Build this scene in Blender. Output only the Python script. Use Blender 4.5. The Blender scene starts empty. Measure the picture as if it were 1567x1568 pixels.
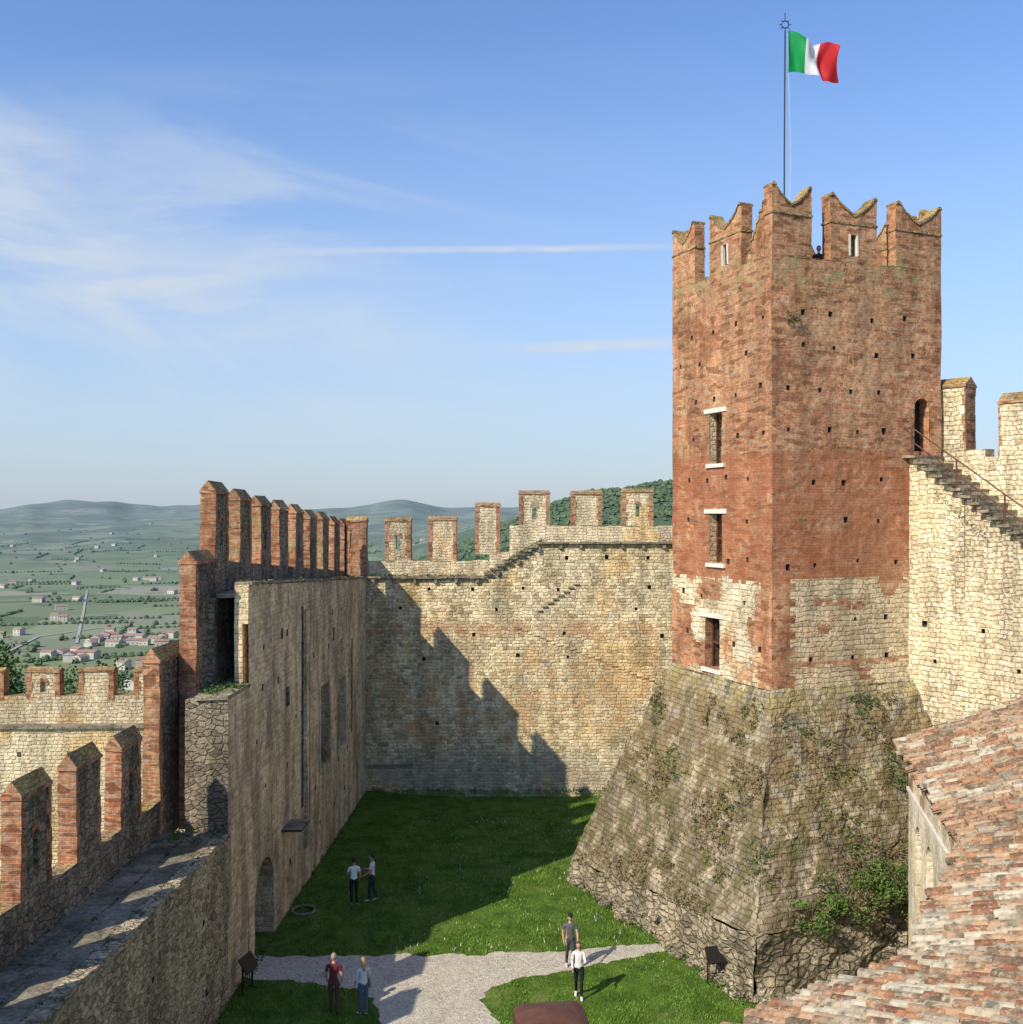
import bpy, math, random, bmesh
import numpy as np
from mathutils import Vector, noise, Matrix
random.seed(7); np.random.seed(7)
R=math.radians
C=bpy.context
scene=C.scene
CAMZ=14.8
def ss(a,b,x):
    t=(x-a)/(b-a); t=max(0.0,min(1.0,t)); return t*t*(3-2*t)
# ------------------------------------------------------------------ node helpers
class NT:
    def __init__(s,tree):
        s.t=tree; s.t.nodes.clear()
    def n(s,ty,ins=None,**kw):
        nd=s.t.nodes.new(ty)
        for k,v in kw.items(): setattr(nd,k,v)
        if ins:
            for k,v in ins.items(): s.set(nd.inputs[k],v)
        return nd
    def set(s,inp,v):
        if isinstance(v,bpy.types.NodeSocket): s.t.links.new(v,inp)
        elif isinstance(v,bpy.types.Node): s.t.links.new(v.outputs[0],inp)
        else:
            if isinstance(v,(tuple,list)) and len(v)==3 and inp.type=='RGBA': v=(*v,1)
            inp.default_value=v
    def m(s,op,a,b=None,c=None,clamp=False):
        nd=s.t.nodes.new('ShaderNodeMath'); nd.operation=op; nd.use_clamp=clamp
        s.set(nd.inputs[0],a)
        if b is not None: s.set(nd.inputs[1],b)
        if c is not None: s.set(nd.inputs[2],c)
        return nd.outputs[0]
    def vm(s,op,a,b=None):
        nd=s.t.nodes.new('ShaderNodeVectorMath'); nd.operation=op
        s.set(nd.inputs[0],a)
        if b is not None: s.set(nd.inputs[1],b)
        return nd.outputs[0]
    def mix(s,f,a,b,blend='MIX'):
        nd=s.t.nodes.new('ShaderNodeMix'); nd.data_type='RGBA'; nd.blend_type=blend
        s.set(nd.inputs[0],f); s.set(nd.inputs[6],a); s.set(nd.inputs[7],b)
        return nd.outputs[2]
    def mr(s,v,a,b,c=0.0,d=1.0,smooth=True):
        nd=s.t.nodes.new('ShaderNodeMapRange'); nd.interpolation_type='SMOOTHSTEP' if smooth else 'LINEAR'
        s.set(nd.inputs[0],v)
        for i,x in enumerate((a,b,c,d)): s.set(nd.inputs[i+1],x)
        return nd.outputs[0]
    def noise(s,vec,scale,detail=4,rough=.55,dist=0.0,color=False):
        nd=s.n('ShaderNodeTexNoise',{'Scale':scale,'Detail':detail,'Roughness':rough,'Distortion':dist})
        if vec is not None: s.set(nd.inputs['Vector'],vec)
        return nd.outputs[1] if color else nd.outputs[0]
    def ramp(s,f,cols):
        nd=s.t.nodes.new('ShaderNodeValToRGB'); s.set(nd.inputs[0],f)
        el=nd.color_ramp.elements
        while len(el)<len(cols): el.new(0.5)
        for e,(p,c) in zip(el,cols):
            e.position=p; e.color=(*c,1)
        return nd.outputs[0]
def newmat(name):
    m=bpy.data.materials.new(name); m.use_nodes=True
    return m,NT(m.node_tree)
def finish(N,col,rough=.9,height=None,bdist=.03,bstr=1.0,spec=.2,metal=0):
    b=N.n('ShaderNodeBsdfPrincipled',{'Base Color':col,'Roughness':rough,'Metallic':metal})
    b.inputs['Specular IOR Level'].default_value=spec
    if height is not None:
        bp=N.n('ShaderNodeBump',{'Height':height,'Distance':bdist,'Strength':bstr})
        N.set(b.inputs['Normal'],bp.outputs[0])
    o=N.n('ShaderNodeOutputMaterial'); N.t.links.new(b.outputs[0],o.inputs[0])
def spread(cols): return [(i/(len(cols)-1),c) for i,c in enumerate(cols)]
def scl(c,f): return tuple(min(.9,x*f) for x in c)
WARM=(1.07,.99,.83)
def wm(c,f=1.0): return tuple(min(.9,x*f*w_) for x,w_ in zip(c,WARM))
def add_bands(N,pos,col,bands):
    if not bands: return col
    z=N.n('ShaderNodeSeparateXYZ',{0:pos}).outputs[2]
    n1=N.noise(pos,.8,2,.6); n2=N.noise(pos,1.5,4,.72)
    for (z0,z1,sm,bc,stg,thr) in bands:
        zz=N.m('ADD',z,N.m('MULTIPLY',N.m('SUBTRACT',n1,.5),sm*3))
        w=N.m('MULTIPLY',N.mr(zz,z0-sm,z0+sm),N.mr(zz,z1-sm,z1+sm,1.0,0.0))
        w=N.m('MULTIPLY',w,N.mr(n2,thr-.08,thr+.08))
        col=N.mix(N.m('MULTIPLY',w,stg),col,bc)
    return col
def stone(name,cols,mortar,sx=.34,sy=.2,bdist=.04,rand=.75,patch=None,patch_thr=(.52,.62),streak=.35,mort=(.02,.10),bands=(),mortmix=.8,gain=1.0,coursed=True,patch2=None,pstr=.7,drip=None):
    m,N=newmat(name)
    uv=N.n('ShaderNodeUVMap').outputs[0]
    pos=N.n('ShaderNodeNewGeometry').outputs[0]
    dn=N.noise(pos,1.7 if coursed else 2.4,1,.6,color=True)
    amp=(.34,.17,0) if coursed else (.25,.2,0)
    uvd=N.vm('ADD',uv,N.vm('MULTIPLY',N.vm('SUBTRACT',dn,(.5,.5,.5)),amp))
    fine=N.noise(pos,9,3,.7)
    if coursed:
        s=N.n('ShaderNodeSeparateXYZ',{0:uvd}); 
        vy=N.m('DIVIDE',s.outputs[1],sy); row=N.m('FLOOR',vy); fr=N.m('SUBTRACT',vy,row)
        W=N.m('ADD',N.m('DIVIDE',s.outputs[0],sx),N.m('MULTIPLY',row,17.37))
        v1=N.n('ShaderNodeTexVoronoi',{'W':W,'Scale':1.0,'Randomness':1.0},voronoi_dimensions='1D')
        v2=N.n('ShaderNodeTexVoronoi',{'W':W,'Scale':1.0,'Randomness':1.0},voronoi_dimensions='1D',feature='DISTANCE_TO_EDGE')
        ex=N.m('MULTIPLY',v2.outputs[0],sx); ey=N.m('MULTIPLY',N.m('MINIMUM',fr,N.m('SUBTRACT',1.0,fr)),sy)
        dist=N.m('MINIMUM',ex,ey); dist=N.m('ADD',dist,N.m('MULTIPLY',N.m('SUBTRACT',fine,.5),.08))
        mask=N.mr(dist,-.006,.038)
    else:
        v=N.vm('MULTIPLY',uvd,(1/sx,1/sy,1))
        v1=N.n('ShaderNodeTexVoronoi',{'Vector':v,'Scale':1.0,'Randomness':rand},voronoi_dimensions='2D')
        v2=N.n('ShaderNodeTexVoronoi',{'Vector':v,'Scale':1.0,'Randomness':rand},voronoi_dimensions='2D',feature='DISTANCE_TO_EDGE')
        dist=N.m('ADD',v2.outputs[0],N.m('MULTIPLY',N.m('SUBTRACT',fine,.5),.22))
        mask=N.mr(dist,mort[0]-.04,mort[1]+.05)
    sep=N.n('ShaderNodeSeparateColor',{0:v1.outputs['Color']})
    f=sep.outputs[0]
    f2=N.m('ADD',f,N.m('MULTIPLY',N.m('SUBTRACT',fine,.5),.7))
    col=N.ramp(f2,spread([wm(c,gain) for c in cols]))
    st=N.noise(N.vm('MULTIPLY',pos,(1.1,1.1,.25)),1.0,3,.68)
    mm=N.m('MULTIPLY',N.m('SUBTRACT',1.0,mask),N.mr(st,.35,.65,mortmix,mortmix*.35))
    col=N.mix(mm,col,wm(mortar,gain))
    if patch:
        pn=N.noise(pos,.28,5,.66,.4)
        col=N.mix(N.m('MULTIPLY',N.mr(pn,*patch_thr),pstr),col,N.mix(f,wm(patch,.82),wm(patch,1.18)))
        if patch2: col=N.mix(N.m('MULTIPLY',N.mr(pn,.44,.34),.6),col,wm(patch2))
    k=N.m('MULTIPLY',N.mr(st,.34,.64,1-streak,1.12),N.mr(fine,.3,.7,.74,1.2))
    kk=N.n('ShaderNodeCombineColor',{0:k,1:k,2:k}).outputs[0]
    col=N.mix(1.0,col,kk,'MULTIPLY')
    col=add_bands(N,pos,col,bands)
    if drip:
        dr=N.noise(N.vm('MULTIPLY',pos,(2.6,2.6,.35)),1.0,3,.7)
        col=N.mix(N.mr(dr,.55,.68,0,.7),col,drip)
    h=N.m('ADD',N.m('MULTIPLY',mask,.7),N.m('ADD',N.m('MULTIPLY',fine,1.0),N.m('MULTIPLY',f,.4)))
    finish(N,col,.93,h,bdist)
    return m
def brick(name,c1,c2,mortar,bands=(),patch=None,gain=1.0,bw=.28,rh=.098,streak=.3,patch_thr=(.55,.65)):
    m,N=newmat(name)
    uv=N.n('ShaderNodeUVMap').outputs[0]
    pos=N.n('ShaderNodeNewGeometry').outputs[0]
    d=N.noise(pos,1.5,1,.6,color=True)
    uvd=N.vm('ADD',uv,N.vm('MULTIPLY',N.vm('SUBTRACT',d,(.5,.5,.5)),(.06,.06,0)))
    b=N.n('ShaderNodeTexBrick',{'Vector':uvd,'Color1':scl(c1,gain),'Color2':scl(c2,gain),'Mortar':scl(mortar,gain),'Scale':1.0,'Mortar Size':.012,'Mortar Smooth':.4,'Bias':-.1,'Brick Width':bw,'Row Height':rh})
    col=b.outputs[0]
    fine=N.noise(pos,7,4,.72)
    v=N.n('ShaderNodeTexVoronoi',{'Vector':N.vm('MULTIPLY',uvd,(2.6,7.5,1)),'Scale':1.0},voronoi_dimensions='2D')
    vr=N.n('ShaderNodeSeparateColor',{0:v.outputs['Color']}).outputs[0]
    col=N.mix(N.mr(vr,.74,.9,0,.5),col,scl(mortar,.95*gain))
    col=N.mix(N.mr(vr,.28,.08,0,.65),col,scl(c2,.45*gain))
    if patch:
        pn=N.noise(pos,.4,5,.7,.5)
        col=N.mix(N.m('MULTIPLY',N.mr(pn,*patch_thr),.75),col,patch)
        col=N.mix(N.m('MULTIPLY',N.mr(pn,.47,.36),.65),col,scl(c2,.68))
    st=N.noise(N.vm('MULTIPLY',pos,(1.0,1.0,.2)),1.1,3,.68)
    k=N.m('MULTIPLY',N.mr(st,.36,.66,1-streak,1.12),N.mr(fine,.3,.7,.70,1.25))
    kk=N.n('ShaderNodeCombineColor',{0:k,1:k,2:k}).outputs[0]
    col=N.mix(1.0,col,kk,'MULTIPLY')
    col=add_bands(N,pos,col,bands)
    h=N.m('ADD',N.m('MULTIPLY',b.outputs[1],-.6),N.m('ADD',N.m('MULTIPLY',fine,1.0),N.m('MULTIPLY',vr,.35)))
    finish(N,col,.92,h,.03)
    return m
def plain(name,col,rough=.8,nz=12,var=.3,bd=.01,metal=0,spec=.2):
    m,N=newmat(name)
    pos=N.n('ShaderNodeTexCoord').outputs['Object']
    n=N.noise(pos,nz,3,.6)
    c=N.mix(n,scl(col,1-var),scl(col,1+var))
    finish(N,c,rough,n,bd,spec=spec,metal=metal)
    return m
M={}
M['far']=stone('curtain_wall_stone',[(.36,.30,.20),(.58,.50,.35),(.70,.62,.45),(.78,.71,.54),(.50,.42,.28)],(.41,.34,.23),.32,.17,patch=(.68,.46,.22),patch_thr=(.49,.61),pstr=.6,patch2=(.46,.41,.31),
   bands=[(8.2,8.9,.25,(.52,.25,.12),.7,.50),(3.0,6.6,1.2,(.68,.39,.17),.5,.50),(0,2.0,.8,(.38,.33,.25),.6,.42)],gain=1.08)
M['left']=stone('shaded_wall_stone',[(.36,.29,.20),(.52,.425,.30),(.62,.52,.375),(.55,.45,.31)],(.57,.47,.335),.32,.18,patch=(.66,.55,.40),patch_thr=(.38,.52),streak=.45,mortmix=.6,gain=1.16,pstr=.85,patch2=(.40,.34,.27),bdist=.03)
M['rubble']=stone('rubble_stone',[(.24,.21,.16),(.40,.345,.265),(.54,.475,.365),(.44,.38,.285),(.60,.545,.43)],(.40,.345,.265),.24,.16,bdist=.07,rand=1.0,mort=(.03,.14),coursed=False,mortmix=.6,gain=1.03)
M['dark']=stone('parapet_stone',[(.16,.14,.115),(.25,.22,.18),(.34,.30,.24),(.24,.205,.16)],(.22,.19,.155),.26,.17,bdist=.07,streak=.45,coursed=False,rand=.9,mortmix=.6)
M['plas']=stone('merlon_plaster_stone',[(.56,.49,.36),(.66,.59,.46),(.72,.66,.53),(.58,.49,.35)],(.54,.47,.34),.28,.15,patch=(.64,.46,.24))
M['tstone']=stone('tower_stone',[(.46,.38,.27),(.60,.51,.37),(.68,.59,.44),(.55,.45,.31)],(.42,.34,.235),.36,.18,streak=.3,patch=(.56,.36,.22))
M['tplas']=stone('pale_limestone',[(.60,.52,.39),(.70,.62,.48),(.78,.71,.57),(.64,.54,.38)],(.54,.45,.32),.38,.2,streak=.25,mortmix=.6,patch=(.72,.64,.50))
M['stairw']=stone('stair_wall_stone',[(.48,.41,.29),(.64,.56,.42),(.74,.67,.53),(.60,.52,.38),(.80,.74,.61)],(.43,.36,.25),.29,.175,streak=.28,gain=1.03,patch=(.70,.60,.42))
M['batter']=stone('batter_stone',[(.25,.225,.18),(.34,.31,.25),(.44,.40,.32),(.32,.28,.215)],(.31,.275,.215),.33,.19,bdist=.05,patch=(.37,.33,.26),patch_thr=(.40,.54),pstr=.9,streak=.45,mortmix=.28,patch2=(.22,.195,.16),drip=(.13,.115,.085),
   bands=[(4.6,9.2,1.0,(.42,.34,.11),.75,.49),(0,8.2,.8,(.19,.125,.07),.85,.49),(0,5.5,1.2,(.12,.15,.045),.6,.56)])
M['plinth']=stone('plinth_rubble',[(.24,.215,.17),(.38,.34,.28),(.50,.45,.36),(.35,.31,.24)],(.23,.20,.155),.36,.21,bdist=.12,rand=1.0,mort=(.03,.14),coursed=False)
M['brick']=brick('tower_brick',(.58,.27,.125),(.43,.165,.075),(.54,.38,.24),patch=(.57,.35,.19),
   bands=[(12.3,16.9,.12,(.37,.125,.055),.62,.42),(22.4,23.9,.35,(.36,.31,.14),.65,.55)])
M['mbrick']=brick('merlon_brick',(.54,.25,.12),(.40,.15,.07),(.54,.41,.27),patch=(.40,.31,.15))
M['dbrick']=brick('red_brick',(.50,.20,.095),(.35,.12,.06),(.50,.36,.24),patch=(.30,.20,.12))
M['cap']=stone('mossy_coping',[(.26,.21,.14),(.38,.30,.17),(.46,.31,.15),(.34,.20,.12)],(.3,.24,.15),.25,.12,patch=(.48,.36,.12),coursed=False)
M['slab']=stone('stone_slab',[(.19,.17,.14),(.27,.245,.20),(.33,.30,.24)],(.17,.155,.13),.9,.5,streak=.3,bdist=.02,coursed=False)
M['walk']=stone('walkway_paving',[(.19,.175,.15),(.26,.24,.205),(.31,.29,.25)],(.15,.14,.10),1.0,.75,streak=.4,bdist=.02,rand=.35,mort=(.01,.03),coursed=False,patch=(.16,.155,.10))
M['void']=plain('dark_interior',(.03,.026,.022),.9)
M['hole']=plain('putlog_shadow_stone',(.10,.08,.06),.9)
M['white']=plain('white_stone_trim',(.68,.63,.53),.8)
M['render']=stone('lime_render',[(.64,.57,.45),(.72,.65,.53),(.76,.70,.58)],(.66,.58,.45),.6,.4,streak=.3,mortmix=.3,bdist=.015)
M['iron']=plain('wrought_iron',(.035,.03,.026),.5,metal=.5)
M['rust']=plain('rusty_iron',(.12,.05,.028),.6,nz=8,var=.6,spec=.25)
# ------------------------------------------------------------------ mesh builder
class Bd:
    def __init__(s,jit=0.0,warp=0.0): s.v=[];s.f=[];s.m=[];s.n=[];s.j=jit;s.w=warp
    def poly(s,pts,mat,out=None,un=None):
        pts=[Vector(p) for p in pts]
        nn=Vector((0,0,0))
        for i in range(len(pts)):
            a=pts[i];b=pts[(i+1)%len(pts)]; nn+=a.cross(b)
        if out is not None and nn.dot(Vector(out))<0: pts.reverse(); nn=-nn
        i0=len(s.v); s.v+= [tuple(p) for p in pts]; s.f.append(tuple(range(i0,i0+len(pts)))); s.m.append(mat); s.n.append(un if un is not None else (nn.normalized() if nn.length>0 else Vector((0,0,1))))
    def hexa(s,P,mat,top=None,end=None):
        c=sum((Vector(p) for p in P),Vector())/8
        fs=[((0,1,2,3),mat),((4,5,6,7),top or mat),((0,1,5,4),mat),((1,2,6,5),end or mat),((2,3,7,6),mat),((3,0,4,7),end or mat)]
        if s.j:
            P=[Vector(p)+Vector((random.uniform(-1,1),random.uniform(-1,1),random.uniform(-1,1)))*s.j for p in P]
        for ix,mm in fs:
            pts=[Vector(P[i]) for i in ix]; fc=sum(pts,Vector())/4
            s.poly(pts,mm,fc-c)
    def obj(s,name,smooth=False):
        V=s.v
        if s.w:
            V=[]
            for p in s.v:
                q=Vector(p); V.append(tuple(q+noise.noise_vector(q*.8)*s.w+noise.noise_vector(q*4.3+Vector((9,2,5)))*s.w*.55))
        me=bpy.data.meshes.new(name); me.from_pydata(V,[],s.f)
        used=sorted(set(s.m),key=lambda k:str(k)); idx={k:i for i,k in enumerate(used)}
        for k in used: me.materials.append(M[k])
        me.polygons.foreach_set('material_index',[idx[k] for k in s.m])
        uvl=me.uv_layers.new(name='UVMap'); uv=np.zeros((len(me.loops),2))
        li=0
        for fi,f in enumerate(s.f):
            n=s.n[fi]
            if abs(n.z)>.85: t=Vector((1,0,0)); b=Vector((0,1,0))
            else:
                t=Vector((-n.y,n.x,0)).normalized(); b=n.cross(t)
            for vi in f:
                p=s.v[vi]; uv[li,0]=p[0]*t.x+p[1]*t.y+p[2]*t.z; uv[li,1]=p[0]*b.x+p[1]*b.y+p[2]*b.z; li+=1
        uvl.data.foreach_set('uv',uv.ravel())
        me.update()
        o=bpy.data.objects.new(name,me); C.collection.objects.link(o)
        return o
class Fr:
    def __init__(s,o,a,n):
        s.o=Vector((o[0],o[1],0)); s.a=Vector((a[0],a[1],0)).normalized(); s.n=Vector((n[0],n[1],0)).normalized()
    def p(s,u,t,z): return s.o+s.a*u-s.n*t+Vector((0,0,z))
def box2(B,F,s0,s1,t0,t1,z0,z1,mat,endm,topm,z1b=None):
    if z1b is None: z1b=z1
    B.hexa([F.p(s0,t0,z0),F.p(s1,t0,z0),F.p(s1,t1,z0),F.p(s0,t1,z0),F.p(s0,t0,z1),F.p(s1,t0,z1b),F.p(s1,t1,z1b),F.p(s0,t1,z1)],mat,topm,endm)
def box(B,F,s0,s1,t0,t1,z0,z1,mat): box2(B,F,s0,s1,t0,t1,z0,z1,mat,mat,mat)
def gable(B,F,s0,s1,t0,t1,z,h,mat,endm,ov=.03):
    tm=(t0+t1)/2; a=ov
    A=[F.p(s0-a,t0-a,z),F.p(s0-a,t1+a,z),F.p(s0-a,tm,z+h)]; Bq=[F.p(s1+a,t0-a,z),F.p(s1+a,t1+a,z),F.p(s1+a,tm,z+h)]
    d=F.a
    B.poly(A,endm,-d); B.poly(Bq,endm,d)
    B.poly([A[0],Bq[0],Bq[2],A[2]],mat,F.n+Vector((0,0,1))); B.poly([A[1],Bq[1],Bq[2],A[2]],mat,-F.n+Vector((0,0,1)))
    B.poly([A[0],A[1],Bq[1],Bq[0]],mat,(0,0,-1))
def panel(B,F,S0,S1,Z0,Z1,holes,matf,ds=.5,dz=.5):
    n=F.n
    ss_=set(np.round(np.arange(S0,S1,ds),3).tolist()+[S1]); zs=set(np.round(np.arange(Z0,Z1,dz),3).tolist()+[Z1])
    for h in holes: ss_|={round(h[0],3),round(h[1],3)}; zs|={round(h[2],3),round(h[3],3)}
    ss_=sorted(x for x in ss_ if S0<=x<=S1); zs=sorted(x for x in zs if Z0<=x<=Z1)
    for i in range(len(ss_)-1):
        sc=(ss_[i]+ss_[i+1])/2
        hs=[h for h in holes if h[0]<sc<h[1]]
        for j in range(len(zs)-1):
            zc=(zs[j]+zs[j+1])/2
            if any(h[2]<zc<h[3] for h in hs): continue
            B.poly([F.p(ss_[i],0,zs[j]),F.p(ss_[i+1],0,zs[j]),F.p(ss_[i+1],0,zs[j+1]),F.p(ss_[i],0,zs[j+1])],matf(sc,zc),n)
    for h in holes:
        s0,s1,z0,z1,dp,mr_,mb=h[:7]
        B.poly([F.p(s0,0,z0),F.p(s0,dp,z0),F.p(s0,dp,z1),F.p(s0,0,z1)],mr_,F.a)
        B.poly([F.p(s1,0,z0),F.p(s1,dp,z0),F.p(s1,dp,z1),F.p(s1,0,z1)],mr_,-F.a)
        B.poly([F.p(s0,0,z0),F.p(s0,dp,z0),F.p(s1,dp,z0),F.p(s1,0,z0)],mr_,(0,0,1))
        B.poly([F.p(s0,0,z1),F.p(s0,dp,z1),F.p(s1,dp,z1),F.p(s1,0,z1)],mr_,(0,0,-1))
        B.poly([F.p(s0,dp,z0),F.p(s1,dp,z0),F.p(s1,dp,z1),F.p(s0,dp,z1)],mb,n)
        if len(h)>7:
            r=(s1-s0)/2; zc=z1-r; mat=h[7]
            for sg in(-1,1):
                cx=(s0+s1)/2
                arc=[(cx+sg*r*math.cos(a),zc+r*math.sin(a)) for a in np.linspace(0,math.pi/2,7)]
                corner=(cx+sg*r,z1)
                for k in range(6):
                    B.poly([F.p(arc[k][0],-.003,arc[k][1]),F.p(arc[k+1][0],-.003,arc[k+1][1]),F.p(corner[0],-.003,corner[1])],mat,n)
                    B.poly([F.p(arc[k][0],-.003,arc[k][1]),F.p(arc[k+1][0],-.003,arc[k+1][1]),F.p(arc[k+1][0],dp*.8,arc[k+1][1]),F.p(arc[k][0],dp*.8,arc[k][1])],mr_,F.p(cx,0,zc)-F.p(arc[k][0],0,arc[k][1]))
def putlogs(S0,S1,rows,step,w=.15,dep=.25,mr_='hole',avoid=(),skip=.12):
    out=[]
    for z in rows:
        s=S0+random.uniform(.2,step)
        while s<S1-.3:
            zz=z+random.uniform(-.12,.12); ww=w*random.uniform(.75,1.25)
            ok=random.random()>skip
            for a in list(avoid)+out:
                if s-ww<a[1]+.15 and s+ww>a[0]-.15 and zz-.2<a[3]+.1 and zz+.2>a[2]-.1: ok=False
            if ok: out.append((s,s+ww,zz,zz+ww*1.15,dep,mr_,mr_))
            s+=step*random.uniform(.75,1.25)
    return out
# ------------------------------------------------------------------ camera
cam=bpy.data.cameras.new('camera'); camo=bpy.data.objects.new('camera',cam); C.collection.objects.link(camo)
camo.location=(0,0,CAMZ); camo.rotation_euler=(R(90),0,0); cam.sensor_width=36; cam.lens=36; cam.clip_end=40000; cam.clip_start=.1
scene.camera=camo
# ------------------------------------------------------------------ world + sun
w=bpy.data.worlds.new('World'); scene.world=w; w.use_nodes=True
N=NT(w.node_tree)
sky=N.n('ShaderNodeTexSky',sky_type='NISHITA'); sky.sun_disc=False; sky.sun_elevation=R(38); sky.sun_rotation=R(225)
sky.altitude=100; sky.air_density=1.0; sky.dust_density=.6; sky.ozone_density=2.5
dirv=N.n('ShaderNodeTexCoord').outputs['Generated']
sx=N.n('ShaderNodeSeparateXYZ',{0:dirv}); Y=N.m('MAXIMUM',sx.outputs[1],.05)
a=N.m('DIVIDE',sx.outputs[0],Y); b=N.m('DIVIDE',sx.outputs[2],Y)
col=N.vm('MULTIPLY',sky.outputs[0],(1.14,1.30,1.55))
bb=N.m('ADD',b,N.m('MULTIPLY',a,.12))
v=N.n('ShaderNodeCombineXYZ',{0:N.m('MULTIPLY',a,2.2),1:N.m('MULTIPLY',bb,9.0),2:.4}).outputs[0]
c1=N.mr(N.noise(v,1.0,5,.6,.9),.40,.72)
v2=N.n('ShaderNodeCombineXYZ',{0:N.m('MULTIPLY',a,1.5),1:N.m('MULTIPLY',b,3.0),2:2.2}).outputs[0]
c2=N.mr(N.noise(v2,1.3,2,.5,.3),.34,.60)
loc=N.m('MULTIPLY',N.mr(a,.20,-.40,.14,1.0),N.m('MULTIPLY',N.mr(b,.02,.12),N.mr(b,.48,.26)))
cl=N.m('MULTIPLY',N.m('MULTIPLY',c1,c2),loc)
bank=N.m('MULTIPLY',N.mr(a,-.32,-.52),N.m('MULTIPLY',N.mr(b,.20,.32),N.mr(b,.44,.34)))
bank2=N.m('MULTIPLY',N.mr(N.m('ABSOLUTE',N.m('SUBTRACT',bb,.18)),.085,.0),N.mr(a,.02,-.28))
bank3=N.m('MULTIPLY',N.mr(N.m('ABSOLUTE',N.m('SUBTRACT',N.m('ADD',b,N.m('MULTIPLY',a,-.02)),.095)),.05,.0),N.mr(a,.15,-.2))
vn=N.mr(N.noise(v,1.3,4,.58,.6),.32,.68)
cl=N.m('ADD',N.m('MULTIPLY',cl,.75),N.m('MULTIPLY',vn,N.m('ADD',N.m('ADD',N.m('MULTIPLY',bank,.75),N.m('MULTIPLY',bank3,.35)),N.m('MULTIPLY',bank2,.75))))
def trail(b0,sl,wd,a0,a1,st):
    cb=N.n('ShaderNodeCombineXYZ',{0:N.m('MULTIPLY',a,9.0),1:b0*50,2:0.0}).outputs[0]
    nn=N.noise(cb,1.0,3,.6)
    nb=N.m('MULTIPLY',N.m('SUBTRACT',nn,.5),.007)
    dd=N.m('ABSOLUTE',N.m('ADD',N.m('SUBTRACT',b,N.m('ADD',b0,N.m('MULTIPLY',a,sl))),nb))
    mk=N.mr(dd,wd,0.0)
    mk=N.m('MULTIPLY',mk,N.m('MULTIPLY',N.mr(a,a0-.06,a0+.10),N.mr(a,a1+.06,a1-.10)))
    return N.m('MULTIPLY',mk,N.m('MULTIPLY',st,N.mr(nn,.3,.65,.35,1.0)))
cl=N.m('ADD',cl,trail(.257,.012,.0055,-.20,.20,.8))
cl=N.m('ADD',cl,trail(.160,.03,.009,.0,.26,1.0),clamp=True)
hz=N.m('MULTIPLY',N.m('POWER',N.m('SUBTRACT',1.0,N.m('DIVIDE',N.m('MAXIMUM',b,0.0),.48),clamp=True),1.35),.86)
col=N.mix(hz,col,(3.45,4.0,4.65))
col=N.mix(cl,col,(4.9,5.4,6.0))
bg=N.n('ShaderNodeBackground',{'Color':col,'Strength':.135}); o=N.n('ShaderNodeOutputWorld'); N.t.links.new(bg.outputs[0],o.inputs[0])
sl=bpy.data.lights.new('sun','SUN'); sl.energy=5.0; sl.angle=R(.5); sl.color=(1,.92,.76)
so=bpy.data.objects.new('sun',sl); C.collection.objects.link(so)
so.rotation_euler=Vector((1,1,-1.1)).to_track_quat('-Z','Y').to_euler(); so.location=(-30,-30,60)
scene.view_settings.view_transform='Standard'; scene.view_settings.look='None'; scene.view_settings.exposure=0
# ------------------------------------------------------------------ terrain
def nz(x,y,z=0): return noise.noise(Vector((x,y,z)))
def th(x,y):
    dx=max(-26-x,0,x-48); dy=max(-30-y,0,y-58.5); d=math.hypot(dx,dy)
    if d<=0: return 0.0
    r=math.hypot(x,y)
    if y>1: k=x/y
    else: k=3 if x>0 else -3
    drop=1-math.exp(-d/105)
    far=ss(2000,7000,r)*(146+30*nz(k*5,3.1)+26*nz(k*16,1.7)+12*nz(k*45,4.4)) + ss(1900,3400,r)*(1-ss(6000,7500,r))*(38*nz(x/700,y/900)+18*nz(x/260,y/300,2))
    far+=math.exp(-((k+.115)/.045)**2)*ss(4500,6500,r)*50
    far+=math.exp(-((k+.43)/.06)**2)*ss(4500,6500,r)*40
    kr=max(-1,min(.3,k))
    near=ss(-.26,.16,kr)*ss(200,1250,r)*(158+14*nz(x/120,y/160,5)+5*nz(x/40,y/60,7))
    z=-110+max(far,near)
    return z*drop if z<0 else z*ss(100,500,d)
angs=list(np.linspace(R(54),R(126),330))+list(np.linspace(R(126),R(414),90))[1:-1]
rads=[0,8,16,24,32,40,48,54,60,68,78,90,105,125,150,180,220,270]+list(np.geomspace(330,12000,110))
verts=[(0,30,0)]; faces=[]
na=len(angs)
for r in rads[1:]:
    for t in angs:
        x=r*math.cos(t); y=30*max(0,1-r/400)+r*math.sin(t)
        verts.append((x,y,th(x,y)))
for j in range(na): faces.append((0,1+j,1+(j+1)%na))
for i in range(len(rads)-2):
    for j in range(na):
        a0=1+i*na+j;a1=1+i*na+(j+1)%na
        faces.append((a0,a0+na,a1+na,a1))
me=bpy.data.meshes.new('ground'); me.from_pydata(verts,[],faces); me.polygons.foreach_set('use_smooth',[True]*len(faces)); me.update()
g=bpy.data.objects.new('ground',me); C.collection.objects.link(g)
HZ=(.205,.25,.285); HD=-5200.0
m,N=newmat('ground_terrain')
pos=N.n('ShaderNodeNewGeometry').outputs[0]; rr=N.n('ShaderNodeVectorMath',{0:pos},operation='LENGTH').outputs['Value']
g1=N.noise(pos,1.3,4,.65); g2=N.noise(pos,18,3,.7)
grass=N.mix(N.mr(g1,.35,.65),(.06,.115,.016),(.12,.20,.032)); grass=N.mix(N.mr(g2,.35,.7),N.mix(.5,grass,(.03,.06,.01)),grass)
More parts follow.
